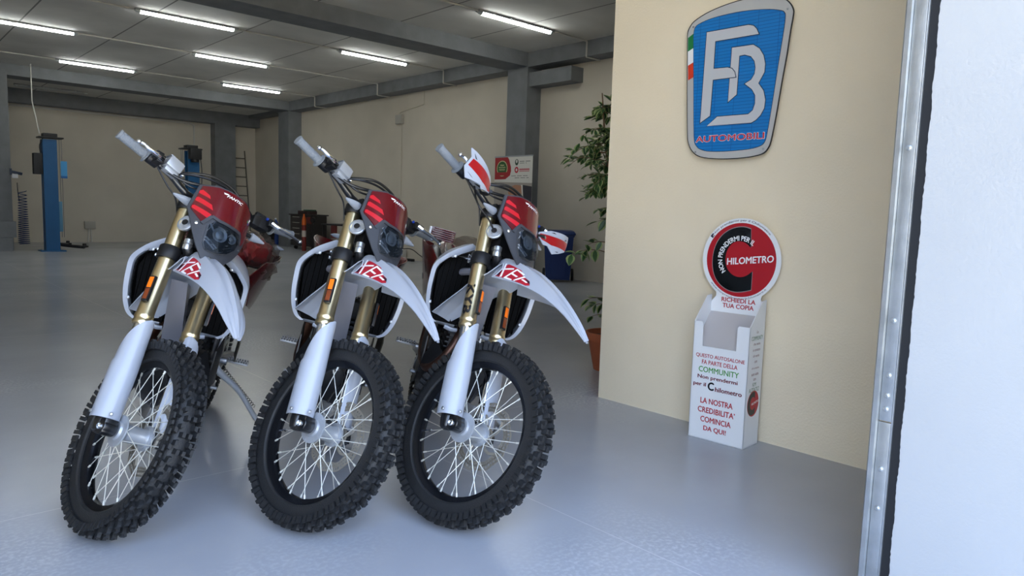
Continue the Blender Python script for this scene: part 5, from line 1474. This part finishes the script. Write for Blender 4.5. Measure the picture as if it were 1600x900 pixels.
# variegated ficus in a terracotta pot behind the partition
def ficus():
    px, py = 4.08, 3.30
    t = thing('potted_ficus', 'variegated ficus tree in a terracotta pot at the end of the cream wall', 'potted plant', (px, py, 0))
    terra = mat('terracotta', (176, 96, 62), .75, vary=.1, vscale=9, bump=.1, bscale=80)
    MB().lathe([(.10, 0), (.115, .004), (.160, .222), (.182, .226), (.186, .240), (.186, .275), (.180, .285), (.168, .285), (.160, .255), (.14, .235)], (0, 0, 0), (0, 0, 1), 40).build('pot', terra, t)
    MB().lathe([(.160, .245), (.10, .255), (.001, .258)], (0, 0, 0), (0, 0, 1), 24, cap=False).build('soil', mat('soil', (62, 46, 34), .95, bump=.6, bscale=60), t)
    bark = mat('bark', (108, 84, 62), .85, bump=.4, bscale=70)
    rnd = random.Random(21)
    trunks = MB(); spots = []
    for k in range(3):
        a = k * 2.1 + .4
        p = [(.03 * cos(a), .03 * sin(a), .24), (.06 * cos(a + .4), .06 * sin(a + .4), .7), (.02 * cos(a + 1.5), .02 * sin(a + 1.5), 1.15), (.10 * cos(a + .2), .10 * sin(a + .2), 1.6), (.14 * cos(a), .14 * sin(a), 2.0)]
        trunks.tube(p, [.016, .014, .012, .009, .004], 8, smooth=5)
    leaf_v, leaf_f, leaf_m = [], [], []

    def leaf(p, d, size):
        d = d.normalized(); up = Vector((rnd.uniform(-.4, .4), rnd.uniform(-.4, .4), 1)); sd = d.cross(up).normalized(); n = sd.cross(d)
        L, Wd = size, size * .34
        rows = []
        for k, w in ((0, .05), (.25, .8), (.5, 1.0), (.75, .7), (1.0, .02)):
            c = p + d * (L * k) - n * (.25 * L * k * k)
            rows.append([c - sd * Wd * w + n * .15 * Wd * w, c - sd * Wd * w * .55, c - n * .12 * Wd * w, c + sd * Wd * w * .55, c + sd * Wd * w + n * .15 * Wd * w])
        o = len(leaf_v)
        for r in rows:
            leaf_v.extend(r)
        for i in range(4):
            for j in range(4):
                leaf_f.append((o + i * 5 + j, o + i * 5 + j + 1, o + (i + 1) * 5 + j + 1, o + (i + 1) * 5 + j)); leaf_m.append(1 if j in (0, 3) else 0)

    twigs = MB()
    def branch(p0, d, length, nl, size):
        d = d.normalized(); pts = [p0 + d * (length * k / 4) + Vector((0, 0, .04 * k - .022 * k * k)) * length * 1.4 for k in range(5)]
        twigs.tube(pts, [.004, .0035, .003, .002, .001], 5)
        for i in range(nl):
            f = rnd.uniform(.25, 1.0); k = min(3, int(f * 4)); p = pts[k].lerp(pts[k + 1], f * 4 - k)
            dd = d * .5 + Vector((rnd.uniform(-1, 1), rnd.uniform(-1, 1), rnd.uniform(-1.0, .5)))
            leaf(p, dd, size * rnd.uniform(.8, 1.2))
    for k in range(72):                            # main crown
        z = rnd.uniform(1.32, 2.0); a = rnd.uniform(0, 2 * pi); rad = .30 if 1.40 < z < 1.75 else .16
        branch(Vector((.05 * cos(a), .05 * sin(a), z)), Vector((cos(a), sin(a), rnd.uniform(-.1, .5))), rad * rnd.uniform(.8, 1.3), 11, .066)
    for z, a, l, nl in ((1.18, 2.0, .12, 5), (1.10, 2.4, .10, 4), (.86, 2.25, .30, 7), (.93, 2.7, .2, 5), (.52, 2.1, .16, 5), (.48, 2.6, .14, 5), (.60, 0.5, .18, 6), (.4, 2.3, .12, 3)):
        branch(Vector((.03 * cos(a), .03 * sin(a), z)), Vector((cos(a), sin(a), .2)), l, nl, .085)
    trunks.build('trunk', bark, t); twigs.build('twigs', bark, t)
    m = MB(); m.v = leaf_v; m.f = leaf_f; m.m = leaf_m
    m.build('foliage', [mat('leaf_green', (48, 84, 44), .45, vary=.25, vscale=14), mat('leaf_cream_edge', (146, 160, 104), .5)], t, recalc=False)


ficus()
